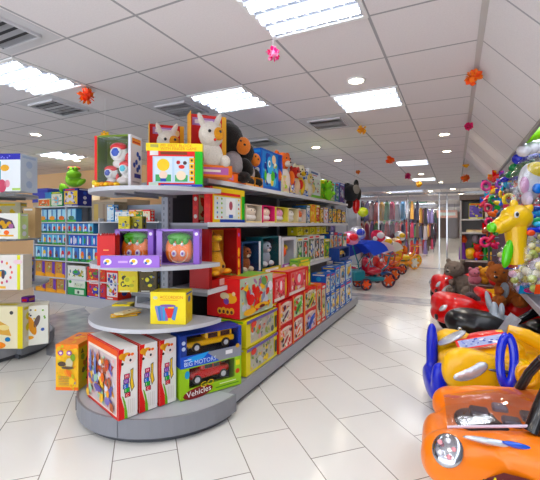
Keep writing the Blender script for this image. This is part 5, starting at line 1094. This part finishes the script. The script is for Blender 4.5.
# giraffe inflatable
x, y, z = pxz(514, 264, 3.95)
t = thing('giraffe_inflatable', 'yellow inflatable giraffe with green nose above the ball bags', 'inflatable', (x, y, z), cam_yaw(0)); t.scale = (1.12, 1.12, 1.1); Yl = 'F7CC12'
m = MB('gloss'); m.tube([(.03, 0, 0), (.02, 0, .2), (.01, 0, .36)], [.085, .085, .10], Yl, 14); m.ell((.02, 0, .44), (.15, .11, .13), Yl); m.tube([(-.02, 0, .42), (-.15, -.01, .36)], [.10, .075], Yl, 14); m.ell((-.15, -.01, .355), (.08, .075, .07), Yl)
m.ell((.12, .0, .52), (.05, .05, .07), Yl, (0, 30, 0)); m.ell((.0, 0, .57), (.04, .03, .05), Yl); m.build('inflated_body', t)
m = MB('gloss'); m.ell((-.215, -.015, .35), (.045, .055, .05), '7AD81E'); m.build('green_nose', t)
m = MB('gloss'); m.ell((-.05, -.115, .47), (.024, .014, .03), 'F4F4F4'); m.build('eye_white', t)
m = MB('gloss'); m.ell((-.052, -.126, .472), (.015, .01, .02), '101010', seg=10, ring=7); m.build('eye', t)
m = MB('gloss'); m.ell((.10, -.085, .30), (.04, .02, .03), 'E85A1E'); m.build('orange_cheek', t)
m = MB('gloss'); m.ell((-.08, -.03, .1), (.045, .04, .14), '6ED81E', (0, 12, 0)); m.build('green_tag', t)
m = MB('gloss'); m.ell((-.19, -.03, .29), (.02, .03, .02), '18602A'); m.build('nostril', t)

# ------------------------------------------------------------------ ride-on toys
def solid(n, col, rough=.28, coat=.35, metal=0):
    m_, t_, b_ = new_mat(n); b_.inputs['Roughness'].default_value = rough; b_.inputs['Coat Weight'].default_value = coat * .7; b_.inputs['Specular IOR Level'].default_value = .35; b_.inputs['Metallic'].default_value = metal
    nz_ = t_.nodes.new('ShaderNodeTexNoise'); nz_.inputs['Scale'].default_value = 8
    mx_ = t_.nodes.new('ShaderNodeMix'); mx_.data_type = 'RGBA'; mx_.blend_type = 'MULTIPLY'; mx_.inputs[0].default_value = .05; mx_.inputs[6].default_value = (*lin(col), 1)
    t_.links.new(nz_.outputs['Fac'], mx_.inputs[7]); t_.links.new(mx_.outputs[2], b_.inputs['Base Color'])
for n_, c_ in (('car_orange', 'FF8A06'), ('car_yellow', 'FBC400'), ('car_black', '131317'), ('car_red', 'DC141E'), ('car_blue', '1030C0'), ('car_grey', 'A6AEB8'), ('car_darkred', 'B80F1C')): solid(n_, c_)
def blob(name, mat, parts, parent, voxel=.014, smooth=8, e=.75):
    m = MB(mat)
    for q in parts: m.ell(q[0], q[1], 'FFFFFF', q[2] if len(q) > 2 else None, 20, 14, q[3] if len(q) > 3 else e)
    o = m.build(name, parent); r = o.modifiers.new('r', 'REMESH'); r.mode = 'VOXEL'; r.voxel_size = voxel; r.use_smooth_shade = True
    s_ = o.modifiers.new('s', 'SMOOTH'); s_.iterations = smooth; s_.factor = .6
    return o
def wheel(t, x, y, z, r, w=.07, rim='B8BCC4', tyre='17171A', face=-1):
    m = MB('plastic'); m.tube([(x, y - w / 2, z), (x, y + w / 2, z)], r, tyre, 24); m.ring((x, y + face * w * .42, z), r * .82, r * .16, tyre, 'y', 24, 8); wo = m.build('wheel', t)
    m = MB('chrome'); m.ring((x, y + face * w * .55, z), r * .55, r * .08, rim, 'y', 20, 6)
    for k in range(5): a = k * 1.2566; m.tube([(x, y + face * w * .55, z), (x + r * .55 * math.cos(a), y + face * w * .55, z + r * .55 * math.sin(a))], r * .07, rim, 6)
    m.ell((x, y + face * w * .55, z), (r * .14, .01, r * .14), rim); m.build('hubcap', wo)
def patch(name, t, mat, pts, col):     # a curved decal or pane given as rows of points
    m = MB(mat); nr, nc = len(pts), len(pts[0]); m.add([p for row in pts for p in row], [(i * nc + j, i * nc + j + 1, (i + 1) * nc + j + 1, (i + 1) * nc + j) for i in range(nr - 1) for j in range(nc - 1)], col, True)
    return m.build(name, t)

# nearest: orange convertible
x, y = at(509, 2.13)
t = thing('ride_on_car', 'orange ride-on toy car with a clear bonnet, nearest in the row', 'ride-on car', (x, y, 0), cam_yaw(-22), 'ride-on cars in a row')
blob('car_body', 'car_orange', [((.12, .02, .25), (.50, .36, .15)), ((-.22, -.30, .27), (.25, .14, .135), (0, 4, 12)), ((-.16, .27, .29), (.24, .13, .12), (0, 0, -18)), ((-.33, -.08, .22), (.13, .28, .11)), ((.0, -.225, .385), (.32, .05, .045), (0, -7, 4)), ((.02, .235, .43), (.30, .05, .05), (0, -7, -6)), ((.30, 0, .46), (.06, .27, .06)),
    ((.18, -.30, .33), (.34, .12, .12)), ((.5, -.2, .36), (.22, .2, .16)), ((.5, .2, .36), (.22, .2, .16))], t, .013, 7)
blob('engine_tub', 'car_black', [((-.02, -.03, .36), (.27, .17, .035))], t, .014, 3)
for k, (px_, py_, c, r_) in enumerate(((-.15, .0, '3A3C48', .05), (.0, -.06, '5A5C68', .045), (.12, .04, '2A2C34', .055), (-.03, .10, '8A8C98', .04), (.16, -.10, '4A3A3A', .04))): m = MB('plastic'); m.bbox(px_ - r_, py_ - r_, .385, px_ + r_, py_ + r_ * .8, .425, c, .01); m.build('engine_block', t)
rowp = []
for i in range(9):
    u_ = i / 8; xx = -.33 + .58 * u_; zz = .385 + .115 * math.sin(u_ * 1.7)
    rowp.append([(xx, -.215 + .43 * j / 10, zz + .035 * (1 - (2 * j / 10 - 1) ** 2)) for j in range(11)])
patch('clear_bonnet', t, 'shield', rowp, 'FFFFFF')
m = MB('plastic'); m.tube([(-.33, -.22, .39), (-.16, -.225, .43), (.05, -.225, .475), (.25, -.22, .50)], .008, 'D8C8D8', 8); m.build('bonnet_rim', t)
m = MB('chrome'); m.ell((-.340, -.415, .37), (.075, .03, .08), 'C8CCD4', (-44, 0, -22), 20, 12); hl = m.build('headlight', t)
m = MB('gloss')
for a in range(5): m.ell((-.347 + .034 * math.cos(a * 1.26), -.437 + .024 * math.sin(a * 1.26), .391 + .030 * math.sin(a * 1.26)), .013, ('E8A0A8', 'F4F4F8')[a % 2], seg=8, ring=6)
m.build('reflector', hl)
m = MB('foil'); m.ell((-.13, -.345, .418), (.14, .02, .016), 'D8DCE4', (-38, 3, 6), 16, 8); m.build('silver_flash', t)
m = MB('gloss'); m.ell((-.03, -.358, .430), (.07, .022, .014), '1F5ACC', (-40, 8, 8), 14, 8); m.build('blue_flash', t)
m = MB('print'); m.mat = 'print'
fm = Face(m, (-.20, -.437, .235), (1, 0, 0), (0, .12, 1), .30, .10)
fm.poly([(0, 0), (.30, 0), (.27, .055), (.2, .085), (.1, .09), (.03, .05)], '5A1410', 1); fm.text('ADVE', .12, .12, .075, 'E8D03A', 3, sx=.95, rot=-.1); m.build('side_sticker', t)
m = MB('plastic'); m.ring((.30, .02, .60), .12, .022, '141416', 'x', 26, 10); m.tube([(.30, -.11, .60), (.30, .13, .60)], .016, '18181A', 8); m.tube([(.30, .02, .60), (.38, .02, .42)], .03, '18181A', 10); m.build('steering_wheel', t)
m = MB('gloss'); m.tube([(.06, -.22, .44), (.11, -.18, .56), (.19, -.1, .72)], [.04, .04, .03], '111114', 12); m.tube([(.10, .24, .48), (.14, .20, .60), (.19, .12, .72)], .026, '111114', 12); m.tube([(.19, -.1, .72), (.19, .12, .72)], .026, '111114', 10); m.build('windscreen_frame', t)
for yy, f_ in ((-.40, -1), (.36, 1)): wheel(t, -.17, yy, .14, .14, face=f_); wheel(t, .5, yy, .14, .14, face=f_)

# yellow and blue car
x, y = at(508, 3.0)
t = thing('ride_on_car', 'yellow ride-on car with blue bumper and blue handle loop', 'ride-on car', (x, y, 0), cam_yaw(-16), 'ride-on cars in a row'); t.scale = (1.08, 1.0, 1.2)
blob('car_body', 'car_yellow', [((.05, 0, .24), (.52, .28, .14)), ((-.25, -.25, .30), (.25, .10, .15), (0, 14, 8)), ((-.25, .25, .30), (.25, .10, .15), (0, 14, -8)), ((-.18, .03, .36), (.30, .20, .06), (0, -12, 0)), ((.12, -.25, .30), (.28, .11, .11)), ((.45, 0, .34), (.22, .26, .17)), ((.12, .22, .38), (.25, .10, .12)), ((-.38, 0, .2), (.1, .3, .09))], t, .014, 7)
blob('front_bumper', 'car_blue', [((-.52, 0, .15), (.06, .30, .07)), ((-.50, -.24, .22), (.055, .06, .13)), ((-.50, .18, .30), (.045, .05, .22))], t, .012, 4)
m = MB('foil'); m.ell((-.32, -.345, .345), (.12, .02, .045), 'D4D8E0', (-20, -25, 4), 14, 8); m.build('headlight', t)
m = MB('foil'); m.ell((-.36, .14, .43), (.12, .09, .02), 'C8CCD6', (0, -28, 0), 14, 8); m.build('headlight', t)
m = MB('print'); F = Face(m, (-.35, -.10, .405), (1, 0, .24), (0, 1, .15), .36, .17); F.R(.0, .0, 1, 1, 'E8401E', 1); F.R(.05, .12, .9, .88, 'B8C0E0', 2); F.picture(.06, .14, .88, .86, 'A8B4DC', ['2A3AA0', '4A5AC0', 'E8E8F4', '6A7AD0'], 16, random.Random(4), 3); m.build('bonnet_sticker', t)
blob('red_cowl', 'car_red', [((-.06, .22, .43), (.22, .09, .05), (0, -10, 0))], t, .014, 3)
m = MB('shield'); rowp = [[(-.02 + .12 * (i / 5), .04 + .26 * j / 6, .44 + .17 * (i / 5)) for j in range(7)] for i in range(6)]; patch('small_windscreen', t, 'foil', rowp, 'B4B8C0')
m = MB('gloss'); pts = [(-.10 + .042 * math.sin(a) + .015 * math.cos(a), -.345 + .05 * math.cos(a), .43 + .135 * math.cos(a)) for a in [2 * math.pi * i / 24 for i in range(25)]]; m.tube(pts, .028, '1234CC', 12); m.build('handle_loop', t)
m = MB('gloss'); m.tube([(-.03, -.10, .57), (.08, -.12, .54), (.24, -.1, .46)], [.03, .045, .05], 'F7BE0C', 12); m.tube([(.0, -.41, .37), (.0, -.30, .37)], .07, 'F9C80E', 24); m.ring((.0, -.41, .37), .055, .012, 'F7B808', 'y', 20, 8); m.tube([(.0, -.38, .34), (-.08, -.38, .24)], .03, 'F7BE0C', 10); m.build('yellow_lever', t)
m = MB('gloss'); m.ell((-.10, -.345, .36), (.12, .01, .012), '4A4A5A', (-30, 5, 6), 12, 6); m.build('side_stripe', t)
for yy, f_ in ((-.31, -1), (.31, 1)): wheel(t, -.27, yy, .13, .13, face=f_); wheel(t, .38, yy, .13, .13, face=f_)

# black ride-on motorbike
x, y = at(494, 3.72)
t = thing('ride_on_motorbike', 'glossy black ride-on with pale grey handlebars beyond the yellow car', 'ride-on car', (x, y, 0), cam_yaw(-12), 'ride-on cars in a row'); t.scale = (1.1, 1, 1.08)
blob('body', 'car_black', [((-.12, 0, .44), (.30, .24, .15), (0, 12, 0)), ((.2, 0, .36), (.3, .2, .12)), ((.45, 0, .42), (.2, .2, .12))], t, .015, 6, .9)
blob('front_skirt', 'car_grey', [((-.38, -.04, .28), (.09, .22, .12)), ((-.30, -.12, .3), (.06, .08, .12))], t, .014, 4)
blob('handlebar', 'car_grey', [((.0, 0, .58), (.04, .05, .10)), ((.06, -.06, .53), (.13, .04, .04), (0, 10, 0)), ((-.02, .08, .66), (.028, .028, .11), (0, -12, 0)), ((.03, -.10, .62), (.025, .03, .07))], t, .012, 4, 1)
m = MB('gloss'); m.tube([(.12, -.2, .55), (.3, -.1, .62), (.5, 0, .58)], [.03, .04, .03], '141418', 10); m.build('seat', t)
blob('pale_lever', 'car_grey', [((.40, -.08, .60), (.025, .03, .10)), ((.44, -.1, .50), (.09, .04, .035), (0, 30, 0))], t, .012, 3, 1)
m = MB('chrome'); m.ell((-.30, -.15, .46), (.05, .03, .03), 'E8ECF0', (0, -20, 30)); m.build('chrome_lamp', t)
wheel(t, -.28, -.06, .14, .14); wheel(t, .36, -.12, .14, .14)

# long red and yellow car with the teddy
def red_car(lb, px, z, yaw, L2, yellow, silver):
    x, y = at(px, z); t = thing('ride_on_car', lb, 'ride-on car', (x, y, 0), cam_yaw(yaw), 'ride-on cars in a row'); t.scale = (1.05, 1.1, 1.35)
    blob('car_body', 'car_red', [((0, 0, .22), (L2, .30, .12)), ((-L2 * .6, 0, .30), (L2 * .38, .26, .12), (0, 8, 0)), ((-L2 * .62, -.22, .26), (.16, .09, .12)), ((-L2 * .62, .22, .26), (.16, .09, .12)), ((L2 * .5, -.2, .3), (L2 * .4, .1, .14)), ((L2 * .5, .2, .3), (L2 * .4, .1, .14)), ((-L2 * .15, 0, .42), (.10, .2, .05), (0, 30, 0))], t, .016, 5)
    for yy in (-.2, .2): m = MB('foil'); m.ell((-L2 * .80, yy * .9, .34), (.12, .05, .035), 'D8DCE2', (0, -30, 0)); m.build('headlight', t)
    m = MB('gloss'); m.ell((-L2 * .98, -.18, .22), (.02, .05, .03), '2A1A1C'); m.build('air_intake', t)
    for yy, f_ in ((-.30, -1), (.30, 1)): wheel(t, -L2 * .6, yy, .13, .135, face=f_); wheel(t, L2 * .6, yy, .13, .13, face=f_)
    if silver: m = MB('gloss'); pts = [(-L2 * .6 + .175 * math.cos(a), -.33, .13 + .175 * math.sin(a)) for a in [math.pi * i / 14 for i in range(15)]]; m.tube(pts, .03, 'A8AAB0', 8); m.build('wheel_arch', t)
    if yellow:
        m = MB('gloss'); m.bbox(-.1, -.24, .40, .28, .2, .45, 'F2C80E', .01); m.bbox(.28, -.26, .42, .85, .24, .54, 'F5CC10', .02); m.build('yellow_seat_panel', t)
        m = MB('chrome'); m.ell((.52, -.265, .49), (.055, .015, .04), 'C8CCD4'); m.build('side_lamp', t)
        m = MB('matte'); m.box(.02, -.246, .415, .18, -.241, .43, '30281A'); m.build('dark_slot', t)
    return t
red_car('long red ride-on car with a yellow seat, under the brown teddy', 494, 4.95, -8, .76, True, False)
red_car('red ride-on car with grey wheel arch, farthest, carrying a grey plush', 464, 6.85, -6, .54, False, True)
m = MB('gloss'); x, y, z = pxz(452, 292, 6.85); m.M = Matrix.Translation((x, y, z)) @ Matrix.Rotation(PH, 4, 'Z'); m.bbox(-.07, -.13, 0, .02, .2, .36, 'DC1020', .03); m.bbox(.0, -.13, -.02, .4, .2, .06, 'C8101C', .03); tag(m.build('booster_cushion'), 'red plastic booster behind the grey plush', 'booster')
# teddy bear and grey plush sitting on the cars
def seated(name, lb, px, py, z, s_, mat, yaw, light=None):
    x, y, zz = pxz(px, py, z); t = thing(name, lb, 'plush toy', (x, y, zz), cam_yaw(yaw))
    S_ = lambda v_: tuple(q * s_ for q in v_)
    o = blob('fur_body', mat, [(S_((.03, 0, .17)), S_((.14, .12, .18))), (S_((-.07, -.05, .42)), S_((.16, .145, .135))), (S_((-.16, -.02, .55)), S_((.045, .03, .045))), (S_((.06, -.0, .55)), S_((.045, .03, .045))), (S_((-.15, -.15, .37)), S_((.075, .07, .06))),
        (S_((-.10, -.15, .20)), S_((.05, .11, .055))), (S_((.15, -.09, .20)), S_((.055, .06, .12))), (S_((-.12, -.18, .06)), S_((.07, .14, .07))), (S_((.12, -.2, .06)), S_((.08, .14, .075))), (S_((-.12, -.29, .08)), S_((.06, .04, .08))), (S_((.13, -.3, .09)), S_((.065, .045, .085)))], t, .014, 2, 1)
    tx = bpy.data.textures.new('fur', 'CLOUDS'); tx.noise_scale = .03; d_ = o.modifiers.new('d', 'DISPLACE'); d_.texture = tx; d_.strength = .03 * s_
    for q in (-1, 1): m = MB('gloss'); m.ell(S_((-.11 + q * .055, -.185, .45)), .013 * s_, '0C0C0E', seg=8, ring=6); m.build('eye', t)
    m = MB('gloss'); m.ell(S_((-.165, -.215, .39)), S_((.026, .015, .018)), '1A1210', seg=10, ring=7); m.build('nose', t)
    if light: m = MB('plush'); m.ell(S_((-.02, -.11, .2)), S_((.06, .03, .11)), light); m.build('scarf', t)
seated('teddy_bear', 'brown teddy bear sitting on the red and yellow ride-on car', 503, 303, 4.75, .90, 'teddy_fur', -12, 'B8C0CC')
seated('plush_animal', 'grey brown plush animal sitting on the farthest red car', 459, 293, 6.5, 1.0, 'grey_fur', -30)
plush_toy('plush_animal', 'dark plush toy lying between the two red cars', 'plush toy', pxz(478, 308, 5.5), cam_yaw(0), [((0, 0, .08), (.16, .1, .09), '3A3236'), ((-.12, -.02, .17), (.08, .07, .07), '5A5056'), ((.12, 0, .1), (.08, .07, .09), '2A2428')], [((-.15, -.08, .19), .01)])
t = thing('toy_bin', 'grey bin heaped with plush toys behind the teddy bear', 'bin', (.56, 6.42, 0)); m = MB('plastic'); m.bbox(-.36, -.02, 0, .36, .32, .58, '6A5A58', .02); m.build('bin_body', t); m = MB('plastic'); m.tube([(-.36, -.02, .58), (.36, -.02, .58), (.36, .32, .58), (-.36, .32, .58), (-.36, -.02, .58)], .015, '7A6A68', 6); m.build('rim', t)
for k, (x, y, c, lb, s_) in enumerate(((.27, 6.5, 'C87A8A', 'pinkish plush toy at the left of the bin behind the teddy', .85), (.41, 6.6, 'D89A3A', 'yellow brown plush toy left of the teddy head', .9), (.54, 6.48, 'D8202A', 'red plush toy in the middle of the bin', .8), (.67, 6.6, 'A8682A', 'tan plush toy behind the teddy bear', .9), (.81, 6.5, 'D8A82A', 'mustard plush toy at the right of the bin', .9))):
    plush_toy('plush_toy', lb, 'plush toy', (x, y, .585), cam_yaw(0), [((0, 0, .08 * s_), (.11 * s_, .09, .09 * s_), c), ((-.02, -.02, .2 * s_), (.09 * s_, .08, .08 * s_), c), ((-.08 * s_, 0, .27 * s_), (.03, .03, .03), c), ((.04 * s_, 0, .27 * s_), (.03, .03, .03), c)], [((-.05, -.095, .21 * s_), .01), ((0, -.095, .21 * s_), .01)], None, 'plush toys heaped in the bin')

# ------------------------------------------------------------------ tricycles at the end of the aisle
def trike(lb, px, z, yaw, frame, canopy, basket, rimc, s_=1.0, big=False):
    x, y = at(px, z); t = thing('tricycle', lb, 'tricycle', (x, y, 0), cam_yaw(yaw), 'children\'s tricycles at the end of the aisle'); t.scale = (s_, s_, s_)
    m = MB('gloss'); m.tube([(-.3, 0, .2), (0, 0, .25), (.32, 0, .5), (.36, 0, .68)], .02, frame, 8); m.tube([(-.28, -.2, .12), (-.28, .2, .12)], .014, frame, 8); m.tube([(-.28, 0, .14), (-.38, 0, .6), (-.5, 0, .95)], .014, frame, 8); m.tube([(.36, -.16, .7), (.36, .16, .7)], .016, frame, 8); m.build('frame', t)
    for nm, (wx, wy, r) in (('a', (-.28, -.2, .13)), ('b', (-.28, .2, .13)), ('c', (.34, 0, .17 if not big else .2))):
        m = MB('plastic'); m.ring((wx, wy, r), r * .84, r * .16, '3A1A38' if not big else 'F2A81C', 'y', 22, 8); wo = m.build('wheel', t)
        m = MB('plastic')
        for k in range(6): a = k * 1.047; m.tube([(wx, wy, r), (wx + r * .8 * math.cos(a), wy, r + r * .8 * math.sin(a))], r * .17, rimc, 6)
        m.tube([(wx, wy - .03, r), (wx, wy + .03, r)], r * .42, rimc, 12); m.build('spokes', wo)
    m = MB('gloss'); m.ell((-.05, 0, .38), (.22, .16, .09), basket[0]); m.ell((-.2, 0, .52), (.06, .16, .17), basket[0]); m.build('seat', t)
    m = MB('plastic'); m.bbox(-.55, -.18, .2, -.28, .18, .42, basket[1], .03); m.bbox(-.28, -.12, .17, .2, .12, .26, basket[1], .03); m.build('basket', t)
    if canopy:
        m = MB('matte'); n = 8; vs = []
        for i in range(n + 1):
            a = math.radians(20 + 110 * i / n)
            for yy in (-.22, .22): vs.append((-.12 + .36 * math.cos(a), yy, .72 + .36 * math.sin(a) * .9))
        m.add(vs, [(2 * i, 2 * i + 1, 2 * i + 3, 2 * i + 2) for i in range(n)], canopy, True)
        for yy in (0, 1): m.add([(-.12, -.22 + .44 * yy, .72)] + [vs[2 * i + yy] for i in range(n + 1)], [(0, i + 1, i + 2) for i in range(n)], canopy)
        m.build('canopy', t)
        m = MB('gloss'); m.tube([(-.3, -.2, .5), (-.12, -.22, .74)], .01, frame, 6); m.build('canopy_stay', t); m = MB('gloss'); m.tube([(-.3, .2, .5), (-.12, .22, .74)], .01, frame, 6); m.build('canopy_stay', t)
trike('tricycle with a deep blue canopy and red seat, nearest of the tricycles', 374, 8.7, 12, '127A8A', '1A4AC8', ('B01838', '1A7A8A'), 'E8601E', 1.08)
trike('tricycle behind the shelf end, dark blue canopy', 352, 9.2, 5, '1A3AA0', '2A3A9A', ('B8204A', '3A2A8A'), 'E8501E', 1.0)
trike('tricycle with a pink and white canopy in the middle of the group', 383, 9.8, 15, 'B82A3A', 'F2D8E0', ('D83A2A', '1F5A9A'), 'E8702A', 1.0)
trike('tricycle with a pale canopy and orange seat farther back', 393, 11.0, 18, 'E8501E', 'E8E0D8', ('E8702A', 'D8402A'), 'C8502A', .95)
trike('yellow tricycle with a big white front wheel', 405, 12.2, 20, 'F2B80C', None, ('F2C80C', 'F0A010'), 'F4F0E8', 1.1, True)
trike('orange and green tricycle, farthest back', 409, 13.0, 25, 'E8681E', None, ('F27A1E', '2AA07A'), 'E8D82A', 1.1, True)
for k, (px, py, z, c, c2, lb) in enumerate(((351, 238, 8.3, 'F2A0C8', 'D8203A', 'pink bagged toy on the nearest tricycles'), (358, 233, 8.6, 'E8E8F4', '3A4AC8', 'white bagged toy among the tricycle handles'), (378, 236, 9.4, 'E84A6A', 'F4F0F0', 'red and white striped bag above the tricycles'), (386, 242, 9.9, 'F4F4F8', 'E8C03A', 'clear white bag above the pink canopy'), (396, 243, 11.2, 'E8C8A8', 'E8502A', 'cream bag above the pale canopy'), (400, 236, 12.0, 'F2F0F0', 'D8B03A', 'white bag on the yellow tricycle'))):
    x, y, zz = pxz(px, py, z); t = thing('bagged_toy', lb, 'bagged toy', (x, y, zz), cam_yaw(0), 'bagged toys on the tricycles'); m = MB('foil'); m.ell((0, 0, 0), (.19, .14, .15), c, (0, 25, 0)); m.build('wrapping', t); m = MB('gloss'); m.ell((.03, -.12, .02), (.1, .05, .08), c2); m.ell((-.1, -.1, -.06), (.06, .05, .06), c2); m.build('contents', t)

# ------------------------------------------------------------------ shops beyond the glass
gr = random.Random(12)
COLS = ['4A4A68', '7A5A8A', 'A8405A', '2A2A40', 'B8989A', '6A3A4A', '2F5090', '7A70A0', 'B8B0B8', '5A4A40', 'A03030', '4A7AA0', '5A805A', 'C87878', '30303A', 'C89A5A']
def rack(lb, x, y, w, hh):
    t = thing('clothes_rack', lb, 'clothes rack', (x, y, 0), gr.uniform(-.1, .1), 'clothes racks in the shops beyond the glass')
    m = MB('chrome'); m.tube([(-w / 2, 0, 0), (-w / 2, 0, hh), (w / 2, 0, hh), (w / 2, 0, 0)], .02, 'A0A0A8', 6); m.build('rail_frame', t)
    n = int(w / .17)
    for lv in ((hh, hh * .66), (hh * .65, hh * .34), (hh * .33, .08)):
        for k in range(n):
            m = MB('matte'); c = gr.choice(COLS); x0 = -w / 2 + .06 + (w - .12) * k / max(1, n - 1); z1 = lv[0]; z0 = lv[1] + gr.uniform(0, .12)
            m.add([(x0 - .05, -.16, z1 - .1), (x0 + .05, -.16, z1 - .1), (x0 + .05, .16, z1 - .1), (x0 - .05, .16, z1 - .1), (x0 - .07, -.22, z0), (x0 + .07, -.22, z0), (x0 + .07, .22, z0), (x0 - .07, .22, z0), (x0 - .02, -.02, z1), (x0 + .02, .02, z1)],
                  [(4, 5, 1, 0), (5, 6, 2, 1), (6, 7, 3, 2), (7, 4, 0, 3), (0, 1, 9, 8), (2, 3, 8, 9), (1, 2, 9), (3, 0, 8), (4, 7, 6, 5)], c)
            m.build('garment', t)
k = 0
for y, xs in ((15.3, (-3.5, -2.3)), (17.0, (-4.6, -3.2, -1.95)), (19, (-5.0, -3.4, -1.75)), (21.5, (-5.6, -4.0, -1.6)), (25, (-6.4, -3.6, -1.7)), (29, (-7.0, -4.0, -1.8)), (35, (-7.5, -4.5, -2.0))):
    for j, x in enumerate(xs):
        rack('%s clothes rack in row %s beyond the glass, counted from the aisle' % (ORD[len(xs) - 1 - j], ORD[k]), x, y, 1.15, 2.2 + gr.uniform(0, .35))
    k += 1
for k, (px, py, z, w, h, c, lb) in enumerate(((385, 199, 20, 1.3, .35, '8ABCB0', 'pale green shop sign hanging in the arcade, left'), (417, 200, 22, 1.1, .4, '9AD0C0', 'pale green shop sign in the arcade, right'), (424, 176, 12.6, 1.7, .12, 'B8C0CC', 'grey blue banner strip under the far ceiling'), (447, 214, 24, 1.2, .5, 'E8B8A8', 'pinkish lit sign at the end of the arcade'))):
    x, y, zz = pxz(px, py, z); m = MB('print'); m.M = Matrix.Translation((x, y, zz)); m.box(-w / 2, -.03, -h / 2, w / 2, .03, h / 2, c); Face(m, (-w / 2, -.031, -h / 2), (1, 0, 0), (0, 0, 1), w, h).R(.1, .3, .9, .7, 'E8F0EC', 1)
    for q in (-.35, .35): m.tube([(q * w, 0, h / 2), (q * w, 0, ZC - zz)], .01, '999999', 5)
    tag(m.build('shop_sign'), lb, 'sign')
